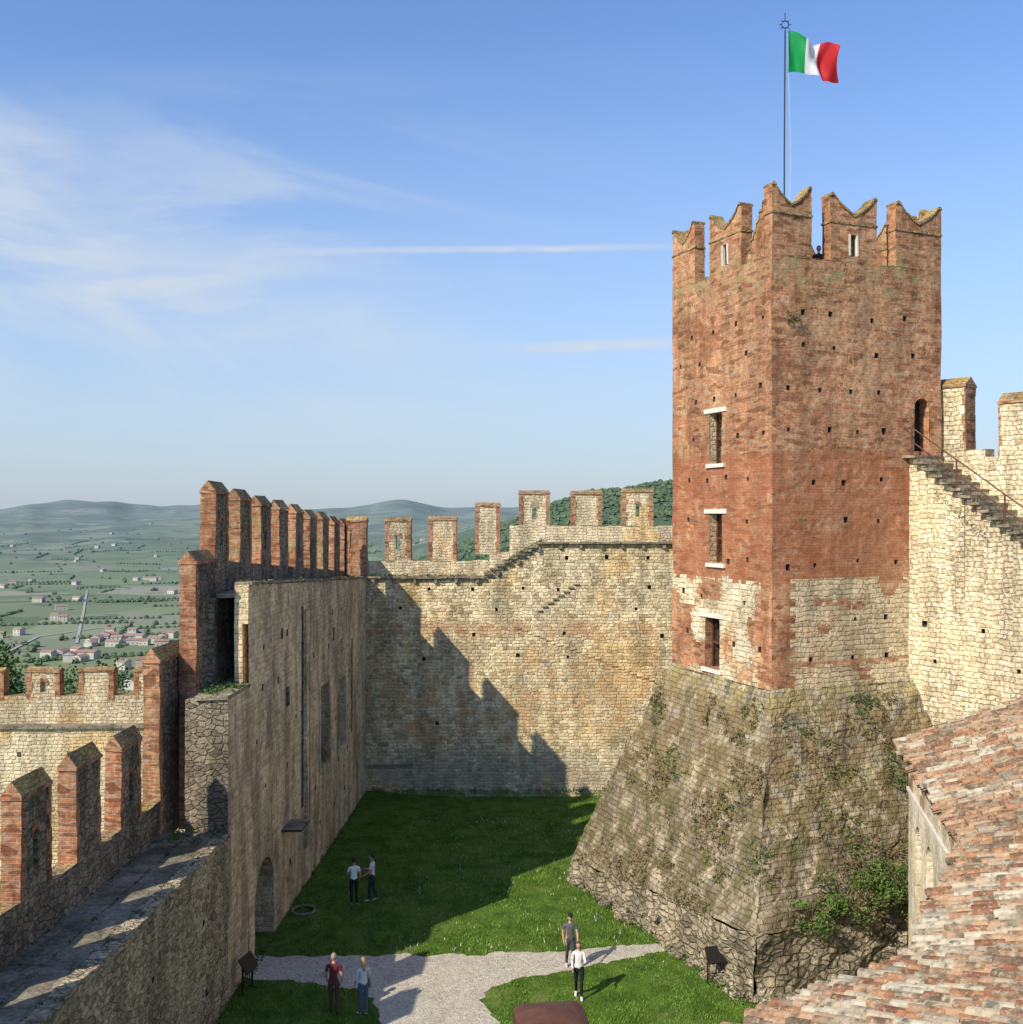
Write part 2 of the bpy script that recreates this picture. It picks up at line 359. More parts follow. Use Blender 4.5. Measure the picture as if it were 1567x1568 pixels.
grass=N.mix(N.mr(N.noise(pos,.5,4,.7),.54,.68,0,.5),grass,(.22,.22,.08))
v=N.n('ShaderNodeTexVoronoi',{'Vector':N.vm('ADD',pos,N.vm('MULTIPLY',N.noise(pos,.004,2,color=True),(120,120,0))),'Scale':.0085},voronoi_dimensions='2D')
fr=N.n('ShaderNodeSeparateColor',{0:v.outputs['Color']})
fcol=N.ramp(fr.outputs[0],[(0,(.06,.11,.03)),(.25,(.15,.21,.06)),(.5,(.21,.24,.10)),(.7,(.09,.15,.04)),(.85,(.31,.29,.19)),(1,(.16,.23,.055))])
wv=N.n('ShaderNodeTexWave',{'Vector':N.vm('ADD',pos,N.vm('MULTIPLY',v.outputs['Color'],(300,300,0))),'Scale':.06,'Distortion':1.5,'Detail':1},bands_direction='DIAGONAL')
fcol=N.mix(N.m('MULTIPLY',wv.outputs[1],.35),fcol,(.23,.23,.13))
wood=N.mr(N.noise(pos,.0035,5,.62,.3),.49,.55)
z=N.n('ShaderNodeSeparateXYZ',{0:pos}).outputs[2]
wood=N.m('MAXIMUM',N.m('MULTIPLY',wood,N.mr(z,-108,-85)),N.mr(N.noise(pos,.011,3,.6),.60,.64))
wood=N.m('MAXIMUM',wood,N.m('MULTIPLY',N.mr(z,-95,-20),N.mr(rr,2600,1800)))
wcol=N.mix(N.noise(pos,.05,4,.75),(.02,.05,.012),(.10,.16,.04))
fcol=N.mix(wood,fcol,wcol)
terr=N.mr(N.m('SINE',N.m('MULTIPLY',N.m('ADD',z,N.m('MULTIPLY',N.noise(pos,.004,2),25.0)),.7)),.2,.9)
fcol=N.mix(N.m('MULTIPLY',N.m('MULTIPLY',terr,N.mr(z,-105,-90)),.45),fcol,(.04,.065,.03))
haze=N.m('SUBTRACT',1.0,N.m('POWER',2.718,N.m('DIVIDE',rr,HD)))  # aerial haze painted into the ground's base colour by distance from the origin
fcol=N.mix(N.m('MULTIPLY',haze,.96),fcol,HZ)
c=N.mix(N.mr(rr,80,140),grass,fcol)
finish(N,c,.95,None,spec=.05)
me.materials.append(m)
def hazy(name,c1,c2,scale=.2):  # base colour fades to a painted haze tint with distance
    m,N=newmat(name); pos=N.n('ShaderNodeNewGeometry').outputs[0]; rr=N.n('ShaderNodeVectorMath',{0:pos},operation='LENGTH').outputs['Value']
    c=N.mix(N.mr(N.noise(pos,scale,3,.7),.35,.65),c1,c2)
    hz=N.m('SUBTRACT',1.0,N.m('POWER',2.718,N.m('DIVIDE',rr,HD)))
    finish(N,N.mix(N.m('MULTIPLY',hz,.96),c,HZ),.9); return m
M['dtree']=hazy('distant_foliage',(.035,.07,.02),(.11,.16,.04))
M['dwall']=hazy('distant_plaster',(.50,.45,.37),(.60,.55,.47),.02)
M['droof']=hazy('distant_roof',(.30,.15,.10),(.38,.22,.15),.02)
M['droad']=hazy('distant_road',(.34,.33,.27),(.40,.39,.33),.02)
B=Bd()
def blob(B,x,y,z,r,h,mat):
    ring=6; vs=[]
    for k,(zz,q) in enumerate(((.0,.5),(.35,1.0),(.72,.75))):
        for i in range(ring):
            a=i*2*math.pi/ring+k*.5; f=q*random.uniform(.75,1.2)
            vs.append((x+r*f*math.cos(a),y+r*f*math.sin(a),z+h*(zz+random.uniform(-.06,.06))))
    tp=(x,y,z+h); cc=Vector((x,y,z+h*.4))
    for k in range(2):
        for i in range(ring):
            j=(i+1)%ring; q=[vs[k*ring+i],vs[k*ring+j],vs[(k+1)*ring+j],vs[(k+1)*ring+i]]
            B.poly(q,mat,Vector(q[0])+Vector(q[2])-2*cc)
    for i in range(ring): B.poly([vs[12+i],vs[12+(i+1)%ring],tp],mat,(0,0,1))
for i in range(2800):
    k=random.uniform(-.56,.25) if random.random()<.8 else random.uniform(-.1,.3)
    r=80*math.exp(random.uniform(1.0,3.9))
    if k>-.08: r=random.uniform(350,1500)
    x=k*r;y=r
    if nz(x/110,y/110,9)<.05 and random.random()<.85: continue
    s=random.uniform(2.2,4.5); blob(B,x,y,th(x,y)-.5,s,s*random.uniform(1.2,1.9),'dtree')
for i in range(90):
    k=random.uniform(-.55,-.12); r=random.uniform(600,3200); x=k*r;y=r; an=random.choice([.3,.3,1.8])+random.uniform(-.2,.2)
    for j in range(random.randint(8,22)):
        xx=x+math.cos(an)*j*7;yy=y+math.sin(an)*j*7; s=random.uniform(2,3.6); blob(B,xx,yy,th(xx,yy)-.5,s,s*1.4,'dtree')
for i in range(2300):
    k=random.uniform(-.12,.3); r=random.uniform(900,1500); x=k*r;y=r
    s=random.uniform(2.2,4.8); blob(B,x,y,th(x,y)-1,s,s*1.3,'dtree')
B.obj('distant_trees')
B=Bd()
def house(B,x,y,rot,L,W,H):
    z=th(x,y); F=Fr((x,y),(math.cos(rot),math.sin(rot)),(math.sin(rot),-math.cos(rot)))
    box2(B,F,-L/2,L/2,-W/2,W/2,z-2,z+H,'dwall','dwall','droof')
    gable(B,F,-L/2,L/2,-W/2,W/2,z+H,W*.22,'droof','dwall',.5)
    for k in range(int(L//4)):
        for fl in range(int(H//3)):
            s=-L/2+2+k*4; box(B,F,s,s+1,-W/2-.05,-W/2,z+1+fl*3,z+2.4+fl*3,'dtree')
def UV(u,v,zz): 
    Yd=(CAMZ-zz)*1568/(v-785); return ((u-784)/1568*Yd,Yd)
spots=[(75,1003),(95,1000),(120,995),(108,1008),(140,985),(150,978),(160,975),(172,972),(180,980),(200,978),(212,975),(222,983),(240,980),(250,978),(262,972),(130,1003),(170,965),(210,885),(225,884),(236,886),(245,884),(20,890),(50,888),(85,945),(98,947),(60,918),(95,930),(265,905),(20,840),(150,845),(120,860),(240,850),(30,968),(120,915),(190,1020),(218,1015),(205,1050)]
for (u,v_) in spots:
    x,y=UV(u,v_+4,-109); 
    if y>2600: y*=.9;x*=.9
    for q in range(2 if v_>960 and random.random()<.5 else 1):
        house(B,x+random.uniform(-14,14)*q,y+random.uniform(-25,25)*q,random.uniform(-.5,.5)+(1.57 if random.random()<.3 else 0),random.uniform(8,15),random.uniform(7,9),random.uniform(4,6.5))
for i in range(22):
    k=random.uniform(-.55,-.05); y=random.uniform(1500,4200); house(B,k*y,y,random.uniform(0,3),random.uniform(9,16),9,5)
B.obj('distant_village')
B=Bd()
def ribbon(pts,wd):
    P=[]
    for i in range(len(pts)-1):
        for t in np.linspace(0,1,12,endpoint=False):
            P.append((pts[i][0]*(1-t)+pts[i+1][0]*t,pts[i][1]*(1-t)+pts[i+1][1]*t))
    P.append(pts[-1])
    for i in range(len(P)-1):
        d=Vector((P[i+1][0]-P[i][0],P[i+1][1]-P[i][1])).normalized(); q=(-d.y*wd/2,d.x*wd/2)
        a,b=P[i],P[i+1]; B.poly([(a[0]+q[0],a[1]+q[1],th(*a)+.8),(a[0]-q[0],a[1]-q[1],th(*a)+.8),(b[0]-q[0],b[1]-q[1],th(*b)+.8),(b[0]+q[0],b[1]+q[1],th(*b)+.8)],'droad',(0,0,1))
ribbon([UV(118,985,-109),UV(128,940,-109),UV(134,905,-109)],3)
ribbon([UV(-10,1010,-109),UV(60,975,-109),UV(150,962,-109),UV(280,958,-109)],3)
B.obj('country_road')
# ------------------------------------------------------------------ far curtain wall
WP=.03
FW=Fr((0,54.3),(1,0),(0,-1))
B=Bd(.012,WP)
holes=putlogs(-7.3,13,[3.4,7.0,8.2,9.6,10.6],2.3,w=.17,dep=.3,skip=.38)
def fm(s,z): return 'far'
panel(B,FW,-8.2,16,-.3,11.3,holes,fm,1.0,1.0)
box2(B,FW,-8.2,30,.34,1.75,-8,11.3,'far','far','slab')
box2(B,FW,16,30,0,.34,-8,13.2,'far','far','slab')
nst=9; sa,sb=-1.45,1.7
for i in range(nst):
    s0=sa+(sb-sa)*i/nst; s1=sa+(sb-sa)*(i+1)/nst; zt=11.3+(i+1)*(1.82/nst)
    box2(B,FW,s0,s1,0,1.2,11.3,zt,'far','far','slab')
    box2(B,FW,s0-.05,s1+.04,-.22,1.0,zt,zt+.09,'slab','slab','slab')
h2=putlogs(sb,13,[12.2],2.0,w=.17,dep=.25)
panel(B,FW,sb,16,11.3,13.12,h2,fm,1.0,.6)
box2(B,FW,sb+.01,30,.3,1.3,11.3,13.12,'far','far','slab')
x=sb
while x<13:
    w_=random.uniform(.5,.9); box2(B,FW,x,x+w_-.015,-.2-random.uniform(0,.05),.4,13.12,13.21+random.uniform(-.01,.02),'slab','slab','slab'); x+=w_
x=-7.7
while x<sa:
    w_=random.uniform(.5,.9); box2(B,FW,x,x+w_-.015,-.2-random.uniform(0,.05),.4,11.3,11.39+random.uniform(-.01,.02),'slab','slab','slab'); x+=w_
x=-7.4
while x<12:
    zt=11.15 if x<sa else (11.15+(x-sa)/(sb-sa)*1.8 if x<sb else 12.97)
    box(B,FW,x,x+.16,-.16,.02,zt-.1,zt+.13,'slab'); x+=1.1
for i in range(8): box(B,FW,3.3-i*.28,3.6-i*.28,-.09,.02,10.95-i*.2,11.02-i*.2,'slab')
for i in range(24): box(B,FW,.2+i*.32,.53+i*.32,-.045,.02,8.6-i*.125,8.67-i*.125,'far')
box(B,FW,-7.6,-5.2,-.10,.02,1.3,1.42,'slab'); 
def plain_parapet(B,F,s0,s1,t0,t1,z0,z1,mat):
    s=s0
    while s<s1-.01:
        e=min(s1,s+random.uniform(.7,1.3)); box2(B,F,s,e,t0,t1,z0,z1+random.uniform(-.04,.04),mat,mat,'cap'); s=e
plain_parapet(B,FW,-8.5,-1.2,1.2,1.75,11.2,12.15,'plas')
box2(B,FW,-1.2,-.1,1.2,1.75,11.2,12.6,'plas','plas','cap'); 
plain_parapet(B,FW,-.1,14,1.2,1.75,11.2,14.05,'plas')
def merlon(B,F,s0,s1,t0,t1,z0,z1,loop=False,core='plas',edge='mbrick',gh=.28,cap='cap',qw=.2):
    ed=edge; q=qw
    n=max(3,int((z1-z0)/.32)); 
    for k in range(n):
        za=z0+(z1-z0)*k/n; zb=z0+(z1-z0)*(k+1)/n; qa=q+(random.uniform(.03,.13) if k%2 else random.uniform(0,.03))
        box2(B,F,s0,s0+qa,t0,t1,za,zb,ed,ed,ed); box2(B,F,s1-qa,s1,t0,t1,za,zb,ed,ed,ed)
    a,b=s0+q,s1-q; i=.018
    if loop:
        c=(s0+s1)/2; hw=.12; zl=z0+(z1-z0)*.28; zh=z0+(z1-z0)*.60
        box2(B,F,a,c-hw,t0+i,t1-i,z0,z1,core,core,core); box2(B,F,c+hw,b,t0+i,t1-i,z0,z1,core,core,core)
        box2(B,F,c-hw,c+hw,t0+i,t1-i,z0,zl,core,core,core); box2(B,F,c-hw,c+hw,t0+i,t1-i,zh+.1,z1,core,core,core)
        for k in range(7):
            an=math.pi*(k+.5)/7; r=hw+.07
            cs,cz=c+r*math.cos(an),zh+r*math.sin(an)
            box(B,F,cs-.05,cs+.05,t0+.002,t1-.002,cz-.06,cz+.06,ed)
    else: box2(B,F,a,b,t0+i,t1-i,z0,z1,core,core,core)
    box2(B,F,s0-.03,s1+.03,t0-.03,t1+.03,z1,z1+.09,ed,ed,cap)
    gable(B,F,s0,s1,t0,t1,z1+.092,gh-.09,cap,ed,.01)
def ux(u,Yd): return (u-784)/1568*Yd
fm_=[(590,630,12.15,14.3,1),(657,700,12.15,14.35,0),(728,767,12.5,15.1,0),(795,843,14.0,15.75,1),(875,923,14.05,15.75,0),(953,1001,14.05,15.85,1),(1035,1083,14.05,15.85,0)]
for (u0,u1,z0,z1,lp) in fm_: merlon(B,FW,ux(u0,55.5),ux(u1,55.5),1.2,1.75,z0,z1,bool(lp),gh=.22)
merlon(B,FW,-8.95,-7.85,1.1,1.7,11.2,14.25,False,core='dbrick',edge='dbrick',gh=.3)
B.obj('far_curtain_wall')
# ------------------------------------------------------------------ left wall
LW=Fr((-9.66,0),(.036,1),(1,-.036))
B=Bd(.012,WP)
hl=putlogs(8,30,[1.2,3.2],3.2,w=.16,dep=.3)
panel(B,LW,2,30.9,-.3,5.0,hl,lambda s,z:'rubble',1,1)
box2(B,LW,2,31,.35,2.5,-8,4.95,'rubble','rubble','walk')
s=2
while s<30.9:
    e=min(30.9,s+random.uniform(.3,.7)); box2(B,LW,s,e,-.06-random.uniform(0,.05),.30,4.96,5.14+random.uniform(-.05,.04),'rubble','rubble','rubble'); s=e
s=2
while s<30.9:
    e=min(30.9,s+random.uniform(.6,1.1)); zq=5.12+random.uniform(-.015,.015)
    box2(B,LW,s,e-.02,.31,1.1,4.9,zq,'walk','walk','walk'); box2(B,LW,s,e-.02,1.12,1.93,4.9,zq+random.uniform(-.015,.015),'walk','walk','walk'); s=e
s=2; TP=1.9
while s<30.3:
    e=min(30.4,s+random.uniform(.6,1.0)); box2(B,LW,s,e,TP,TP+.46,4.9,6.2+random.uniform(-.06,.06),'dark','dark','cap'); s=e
for i in range(9):
    s0=27.65-2.63*i
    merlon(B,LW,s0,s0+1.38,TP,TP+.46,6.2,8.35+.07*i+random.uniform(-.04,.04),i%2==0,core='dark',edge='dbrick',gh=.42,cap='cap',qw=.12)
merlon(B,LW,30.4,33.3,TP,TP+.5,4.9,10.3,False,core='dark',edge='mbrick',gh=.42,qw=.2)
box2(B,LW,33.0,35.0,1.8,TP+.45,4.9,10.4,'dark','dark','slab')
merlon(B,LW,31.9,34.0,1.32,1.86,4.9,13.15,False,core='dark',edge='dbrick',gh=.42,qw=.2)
box2(B,LW,30.9,33.0,.003,1.33,-.3,9.15,'left','dark','slab')
box2(B,LW,30.8,31.6,-.03,1.0,9.15,9.27,'slab','slab','slab'); box2(B,LW,31.62,33.0,-.05,.45,9.15,9.28,'slab','slab','slab')
hz_=[]
hz_.append((33.7,36.1,-.1,3.0,1.0,'left','void','left'))
hz_.append((43.3,45.1,3.9,7.4,.8,'left','void'))
hz_.append((47.2,48.7,3.9,7.1,.8,'left','void'))
hz_.append((41.0,41.5,2.2,9.0,.25,'dark','left'))
hz_.append((40.1,40.45,3.2,11.1,.25,'dark','hole'))
hz_.append((50.2,50.5,4.0,8.6,.2,'dark','hole'))
hz_.append((37.7,38.2,7.6,8.3,.4,'dark','hole'))
hz_.append((46.0,46.35,9.0,9.6,.4,'dark','hole'))
hz_.append((37.0,37.3,10.2,10.6,.3,'dark','hole'))
hz_+=putlogs(33.3,54,[1.6,3.4,5.3,7.0,8.7,10.2],2.6,w=.17,dep=.3,avoid=hz_)
panel(B,LW,33.0,54.3,-.3,11.2,hz_,lambda s,z:'left',1,1)
def tall(s): return 12.45-(s-33)*.055
box2(B,LW,33.0,38.0,.0,.45,11.2,tall(33),'left','left','slab',z1b=tall(38))
box2(B,LW,33.0,38.0,.2,.45,9.0,11.2,'left','left','slab')
box2(B,LW,38.0,55.9,.0,1.9,11.2,tall(38),'left','left','slab',z1b=tall(55.9))
box2(B,LW,36.5,56.6,1.05,1.9,-8,11.2,'left','left','left')
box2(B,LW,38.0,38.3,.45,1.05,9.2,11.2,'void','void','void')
box2(B,LW,33.0,36.5,1.12,1.9,-8,12.0,'dark','dark','slab'); box2(B,LW,36.5,38.0,1.12,1.9,11.2,12.0,'dark','dark','slab')
box2(B,LW,33.0,38.0,.45,1.12,8.6,9.2,'slab','slab','slab')
box2(B,LW,33.25,38.0,.455,1.115,12.02,12.15,'slab','slab','slab')
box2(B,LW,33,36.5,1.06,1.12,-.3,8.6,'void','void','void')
box2(B,LW,40.5,40.95,-.12,.02,1.5,10.9,'left','left','slab')
s=33
while s<54:
    e=min(54.2,s+random.uniform(.5,1.0)); box2(B,LW,s,e-.01,-.05-random.uniform(0,.05),.43,tall(s)+.003,tall(s)+.1+random.uniform(-.02,.03),'slab','slab','slab',z1b=tall(e)+.1); s=e
def ptop(s): return 13.2-(s-34)*.075
def mtop(s): return 15.35-(s-34)*.0625
s=34
while s<56.5:
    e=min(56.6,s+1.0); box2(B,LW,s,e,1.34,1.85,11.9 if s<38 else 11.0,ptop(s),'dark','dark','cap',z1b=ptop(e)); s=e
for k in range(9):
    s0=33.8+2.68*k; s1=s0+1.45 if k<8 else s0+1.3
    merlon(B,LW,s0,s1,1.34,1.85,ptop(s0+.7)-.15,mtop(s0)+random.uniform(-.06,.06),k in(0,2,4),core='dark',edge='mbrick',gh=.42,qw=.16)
box2(B,LW,37.0,38.3,-.75,.05,3.25,3.33,'iron','iron','slab',z1b=3.33)
for (s0,s1,z0,z1) in ((43.3,45.1,3.9,7.4),(47.2,48.7,3.9,7.1)):
    box(B,LW,s0-.18,s0-.005,-.05,.05,z0-.1,z1+.15,'left'); box(B,LW,s1+.005,s1+.18,-.05,.05,z0-.1,z1+.15,'left'); box(B,LW,s0,s1,-.05,.04,z1+.005,z1+.18,'left')
B.obj('left_curtain_wall')
# ------------------------------------------------------------------ outer bailey wall
OW=Fr((0,42),(1,.03),(.03,-1))
B=Bd(.012,WP)
box2(B,OW,-33,-12.2,0,1.0,-10,6.05,'plas','plas','slab')
for i in range(16): box(B,OW,-33+i*1.3,-33+i*1.3+1.27,-.14,.2,6.053,6.17,'slab')
box2(B,OW,-33,-12.2,1.0,1.5,-10,7.2,'plas','plas','cap')
for i,(u0,u1) in enumerate([(-108,-60),(-30,22),(55,105),(133,185),(215,262)]):
    merlon(B,OW,ux(u0,43.2),ux(u1,43.2),1.0,1.5,7.0,8.15,i%2==0,gh=.2,qw=.18)
for i in range(9): box(B,OW,-30+i*2.0,-29.85+i*2.0,-.03,.1,4.9,5.1,'hole')
B.obj('outer_curtain_wall')
# ------------------------------------------------------------------ tower
tc=Vector((8.9,35.0))
dr=Vector((.933,.36)).normalized(); dl=Vector((-.39,.92)).normalized()
WL,WR=6.35,7.4
FL=Fr(tc,dl,(-dl.y,dl.x))
FR=Fr(tc,dr,(dr.y,-dr.x))
pb=tc+dl*WL; pr=tc+dr*WR; pbk=pb+dr*WR
FB=Fr(pb,dr,(-dr.y,dr.x)); FE=Fr(pr,(pbk-pr),(dr.x,dr.y))
WE=(pbk-pr).length
Z0,ZP=8.75,23.6
def tl(s,z):
    z2=z+.35*nz(s*1.3,z*1.3,3)+.12*nz(s*5,z*5,3)
    if z2<12.3:
        q=.55+.25*nz(0,z*1.5,8)+(.1 if int(z/.3)%2 else 0)
        if s<q+.15: return 'brick'
        if s>5.0+.5*nz(2,z*2,1)and z<11.2: return 'brick'
        n=nz(s*.9,z*.8,12)+.25*nz(s*3.5,z*4,2)
        if n>.22: return 'brick'
        return 'tplas' if n<-.02 else 'tstone'
    return 'brick'
def tr(s,z):
    z2=z+.08*nz(s*2,z*2,3)
    if z2<12.45:
        if s<.75+(.14 if int(z/.28)%2 else 0): return 'brick'
        if nz(s*.7,z*1.5,22)+.2*nz(s*3,z*5,22)>.44: return 'brick'
        if 9.45<z2<9.62: return 'brick'
        return 'tstone'
    return 'brick'
hw=[(2.95,3.75,16.6,18.5,.55,'tstone','void'),(2.95,3.75,12.9,14.75,.55,'tstone','void'),(3.1,4.05,8.95,10.85,.55,'brick','void')]
hw+=putlogs(.2,WL,[10.0,11.6,12.9,14.4,15.9,17.5,19.0,20.4,21.5],1.35,w=.15,dep=.22,avoid=hw,skip=.15)
hr=[(6.15,6.85,17.0,18.95,.5,'brick','void','brick')]
hr+=putlogs(.3,WR,[9.6,10.9,12.9,14.3,15.8,17.5,19.0,20.4,21.6],1.5,w=.15,dep=.22,avoid=hr,skip=.15)
B=Bd(.0,WP)
panel(B,FL,0,WL,Z0-.6,ZP,hw,tl,.16,.14)
panel(B,FR,0,WR,Z0-.6,ZP,hr,tr,.16,.14)
panel(B,FB,0,WR,Z0-8,ZP,[],lambda s,z:'brick',1,1)
panel(B,FE,0,WE,Z0-8,ZP,[],lambda s,z:'brick',1,1)
zd=22.55
B.poly([FR.p(.5,.5,zd),FR.p(WR-.5,.5,zd),FR.p(WR-.5,WL-.5,zd),FR.p(.5,WL-.5,zd)],'slab',(0,0,1))
for F,W in((FL,WL),(FR,WR),(FB,WR),(FE,WE)):
    B.poly([F.p(.45,.45,zd),F.p(W-.45,.45,zd),F.p(W-.45,.45,ZP),F.p(.45,.45,ZP)],'brick',-F.n)
    nn_=int(W/.3)
    for k in range(nn_):
        a_=W*k/nn_; b_=W*(k+1)/nn_; c0=max(.45,min(W-.45,a_)); c1=max(.45,min(W-.45,b_))
        if c1>c0: B.hexa([F.p(c0,0.02,ZP-.05),F.p(c1,.02,ZP-.05),F.p(c1,.45,ZP-.05),F.p(c0,.45,ZP-.05)]+[F.p(c0,-.01,ZP+random.uniform(.0,.09)),F.p(c1,-.01,ZP+random.uniform(.0,.09)),F.p(c1,.45,ZP+.05),F.p(c0,.45,ZP+.05)],'brick','cap')
    B.poly([F.p(0,0,ZP),F.p(W,0,ZP),F.p(W-.45,.45,ZP),F.p(.45,.45,ZP)],'cap',(0,0,1))
for (s0,s1,z0,z1) in [(2.95,3.75,16.6,18.5),(2.95,3.75,12.9,14.75),(3.1,4.05,8.95,10.85)]:
    box(B,FL,s0-.3,s1+.3,-.05,.1,z1+.003,z1+.17,'white'); 
    box(B,FL,s0-.2,s1+.15,-.09,.1,z0-.15,z0-.003,'white')
    box(B,FL,s0,s0+.07,.3,.36,z0,z1,'rust'); box(B,FL,s1-.07,s1,.3,.36,z0,z1,'rust'); box(B,FL,s0,s1,.3,.36,(z0+z1)/2-.04,(z0+z1)/2+.04,'rust')
def swallow(B,F,s0,s1,z0,z1,slit=False,th_=.46,broken=False,t0=0.0):
    n=22; Wd=s1-s0; cols=[]
    for i in range(n+1):
        q=i/n; a=abs(2*q-1)
        dip=.70*(max(0,1-a/.84))**.62 if a<.84 else .07*((a-.84)/.16)**2
        if broken: dip=.25+(round(q*6)/6)*1.75+.1*nz(q*9,3)
        cols.append((s0+Wd*q,z1-dip))
    hole=None
    if slit: c=(s0+s1)/2+.0; hole=(c-.13,c+.13,z0+.25,z0+1.0)
    for i in range(n):
        (sa_,za),(sb_,zb)=cols[i],cols[i+1]
        segs=[(z0,za,zb)]
        m_=(sa_+sb_)/2
        if hole and hole[0]-.02<m_<hole[1]+.02: segs=[(z0,hole[2],hole[2]),(hole[3],za,zb)]
        for (zl,zt1,zt2) in segs:
            zz=zl
            while zz<min(zt1,zt2)-.7: box2(B,F,sa_,sb_,t0,t0+th_,zz,zz+.4,'brick','brick','brick'); zz+=.4
            box2(B,F,sa_,sb_,t0,t0+th_,zz,zt1,'brick','brick','cap',z1b=zt2)
        B.hexa([F.p(sa_,t0-.04,za),F.p(sb_,t0-.04,zb),F.p(sb_,t0+th_+.04,zb),F.p(sa_,t0+th_+.04,za),F.p(sa_,t0-.04,za+.09),F.p(sb_,t0-.04,zb+.09),F.p(sb_,t0+th_+.04,zb+.09),F.p(sa_,t0+th_+.04,za+.09)],'cap')
    if not broken: box(B,F,s0-.03,s1+.03,t0-.03,t0+th_+.03,z1-1.0,z1-.93,'cap')
    if hole: box(B,F,hole[0]-.08,hole[0]-.003,t0-.02,t0+.1,hole[2],hole[3],'white'); box(B,F,hole[1]+.003,hole[1]+.06,t0-.02,t0+.1,hole[2],hole[3],'white')
zt=25.95
swallow(B,FR,0,1.65,ZP,zt+.1); swallow(B,FR,2.45,4.45,ZP,zt,slit=True); swallow(B,FR,5.3,7.4,ZP,zt)
swallow(B,FL,.46,1.4,ZP,zt-.2,broken=1)
swallow(B,FL,1.75,3.75,ZP,zt-.1,slit=True); swallow(B,FL,4.75,WL,ZP,zt)
swallow(B,FB,.46,1.2,ZP,zt); swallow(B,FB,3.3,4.9,ZP,zt); swallow(B,FB,6.2,7.4,ZP,zt)
swallow(B,FE,.46,1.3,ZP,zt); swallow(B,FE,2.2,3.9,ZP,zt); swallow(B,FE,4.9,WE-.46,ZP,zt)
B.obj('brick_tower')
# ------------------------------------------------------------------ batter
B=Bd()
off=3.15
def cr(p,ox,oy): return p+(-dl)*ox+(-dr)*oy
T=[cr(tc,.08,.08),cr(pr,.08,-.08),cr(pbk,-.08,-.08),cr(pb,-.08,.08)]
Bt=[cr(tc,off+.15,off-.1),cr(pr,off+.15,-2.0),cr(pbk,-2.2,-2.0),cr(pb,-2.2,off+.25)]
zt_=[8.72,8.78,8.7,8.78]; zb=[2.05,1.5,1.0,.75]
def L3(p,z): return Vector((p.x,p.y,z))
def surf(P00,P10,P01,P11,nu,nv,mat,amp,un,out):
    g=[[None]*(nv+1) for _ in range(nu+1)]
    for i in range(nu+1):
        for j in range(nv+1):
            u=i/nu;v=j/nv
            p=(P00*(1-u)+P10*u)*(1-v)+(P01*(1-u)+P11*u)*v
            w_=noise.noise_vector(p*.9)*.10+noise.noise_vector(p*3.1)*.05
            d=amp*(noise.fractal(p*.55,1.0,2.0,5)+.45*noise.fractal(p*2.5,1.0,2.0,3))*(.3 if i in(0,nu) else 1)
            g[i][j]=p+out*d+w_
    for i in range(nu):
        for j in range(nv): B.poly([g[i][j],g[i+1][j],g[i+1][j+1],g[i][j+1]],mat,out,un)
for k in range(4):
    k2=(k+1)%4
    A0=L3(Bt[k],zb[k]);A1=L3(Bt[k2],zb[k2]);C0=L3(T[k],zt_[k]);C1=L3(T[k2],zt_[k2])
    nn=(A1-A0).cross(C0-A0).normalized(); cen=L3((T[0]+T[2])/2,4)
    if nn.dot((A0+C1)/2-cen)<0: nn=-nn
    surf(A0,A1,C0,C1,70,54,'batter',.17 if k in(0,3) else 0,nn,nn)
    nh=Vector((nn.x,nn.y,0)).normalized()
    surf(L3(Bt[k],-.4)+nh*.1,L3(Bt[k2],-.4)+nh*.1,A0+nh*.02,A1+nh*.02,60,12,'plinth',.24 if k in(0,3) else 0,nh,nh)
cap_pts=[L3(T[i],8.70) for i in range(4)]; B.poly(cap_pts,'batter',(0,0,1))
B.obj('tower_batter')
def rock(B,c,r,mat):
    bm=bmesh.new(); bmesh.ops.create_icosphere(bm,subdivisions=2,radius=1)
    for v in bm.verts:
        q=v.co.copy(); f=1+.5*noise.noise(q*1.7+Vector(c)*3); v.co=Vector((q.x*r[0],q.y*r[1],q.z*r[2]))*f+Vector(c)
    for f in bm.faces: B.poly([v.co.copy() for v in f.verts],mat,f.normal)
    bm.free()
B=Bd()
for i in range(60):
    t=random.random(); p=L3(Bt[0]*(1-t)+Bt[3]*t,0); base=p+Vector((-.93,-.36,0))*random.uniform(-.15,.35)
    s=random.uniform(.10,.24)*(1.4 if .45<t<.62 else 1); rock(B,(base.x,base.y,s*.4+(random.uniform(0,.8) if .42<t<.6 else 0)),(s*1.3,s,s*.8),'plinth')
for i in range(22):
    t=random.random()*.5; p=L3(Bt[0]*(1-t)+Bt[1]*t,0)+Vector((.3,-.9,0))*random.uniform(-.1,.35); s=random.uniform(.1,.24); rock(B,(p.x,p.y,s*.4),(s*1.3,s,s*.8),'plinth')
B.obj('fallen_stones')
# ------------------------------------------------------------------ stair wall (right)
SW=Fr((14.45,37.1),(.6,-.8),(-.8,-.6))
B=Bd(.01,WP)
L=.34
hs=putlogs(.2,9,[9.5,10.6],2.6,w=.15,dep=.2)
panel(B,SW,-.6,14,-.3,11.0,[h for h in hs if h[3]<11],lambda s,z:'stairw',1,1)
box2(B,SW,-.6,14,.25,2.3,-.3,11.0,'stairw','stairw','slab')
for i in range(18):
    a_=-.6 if i==0 else .35+(i-1)*L
    b_=.35+i*L
    z_=16.75-i*.245
    if z_<11.2: break
    box2(B,SW,a_,b_,0,1.6,11.0,z_,'stairw','stairw','slab')
    box2(B,SW,a_-.06,b_+.03,-.32,1.6,z_+.002,z_+.09,'slab','slab','slab')
    box2(B,SW,b_-.12,b_+.02,-.22,.02,z_-.12,z_,'slab','slab','slab')
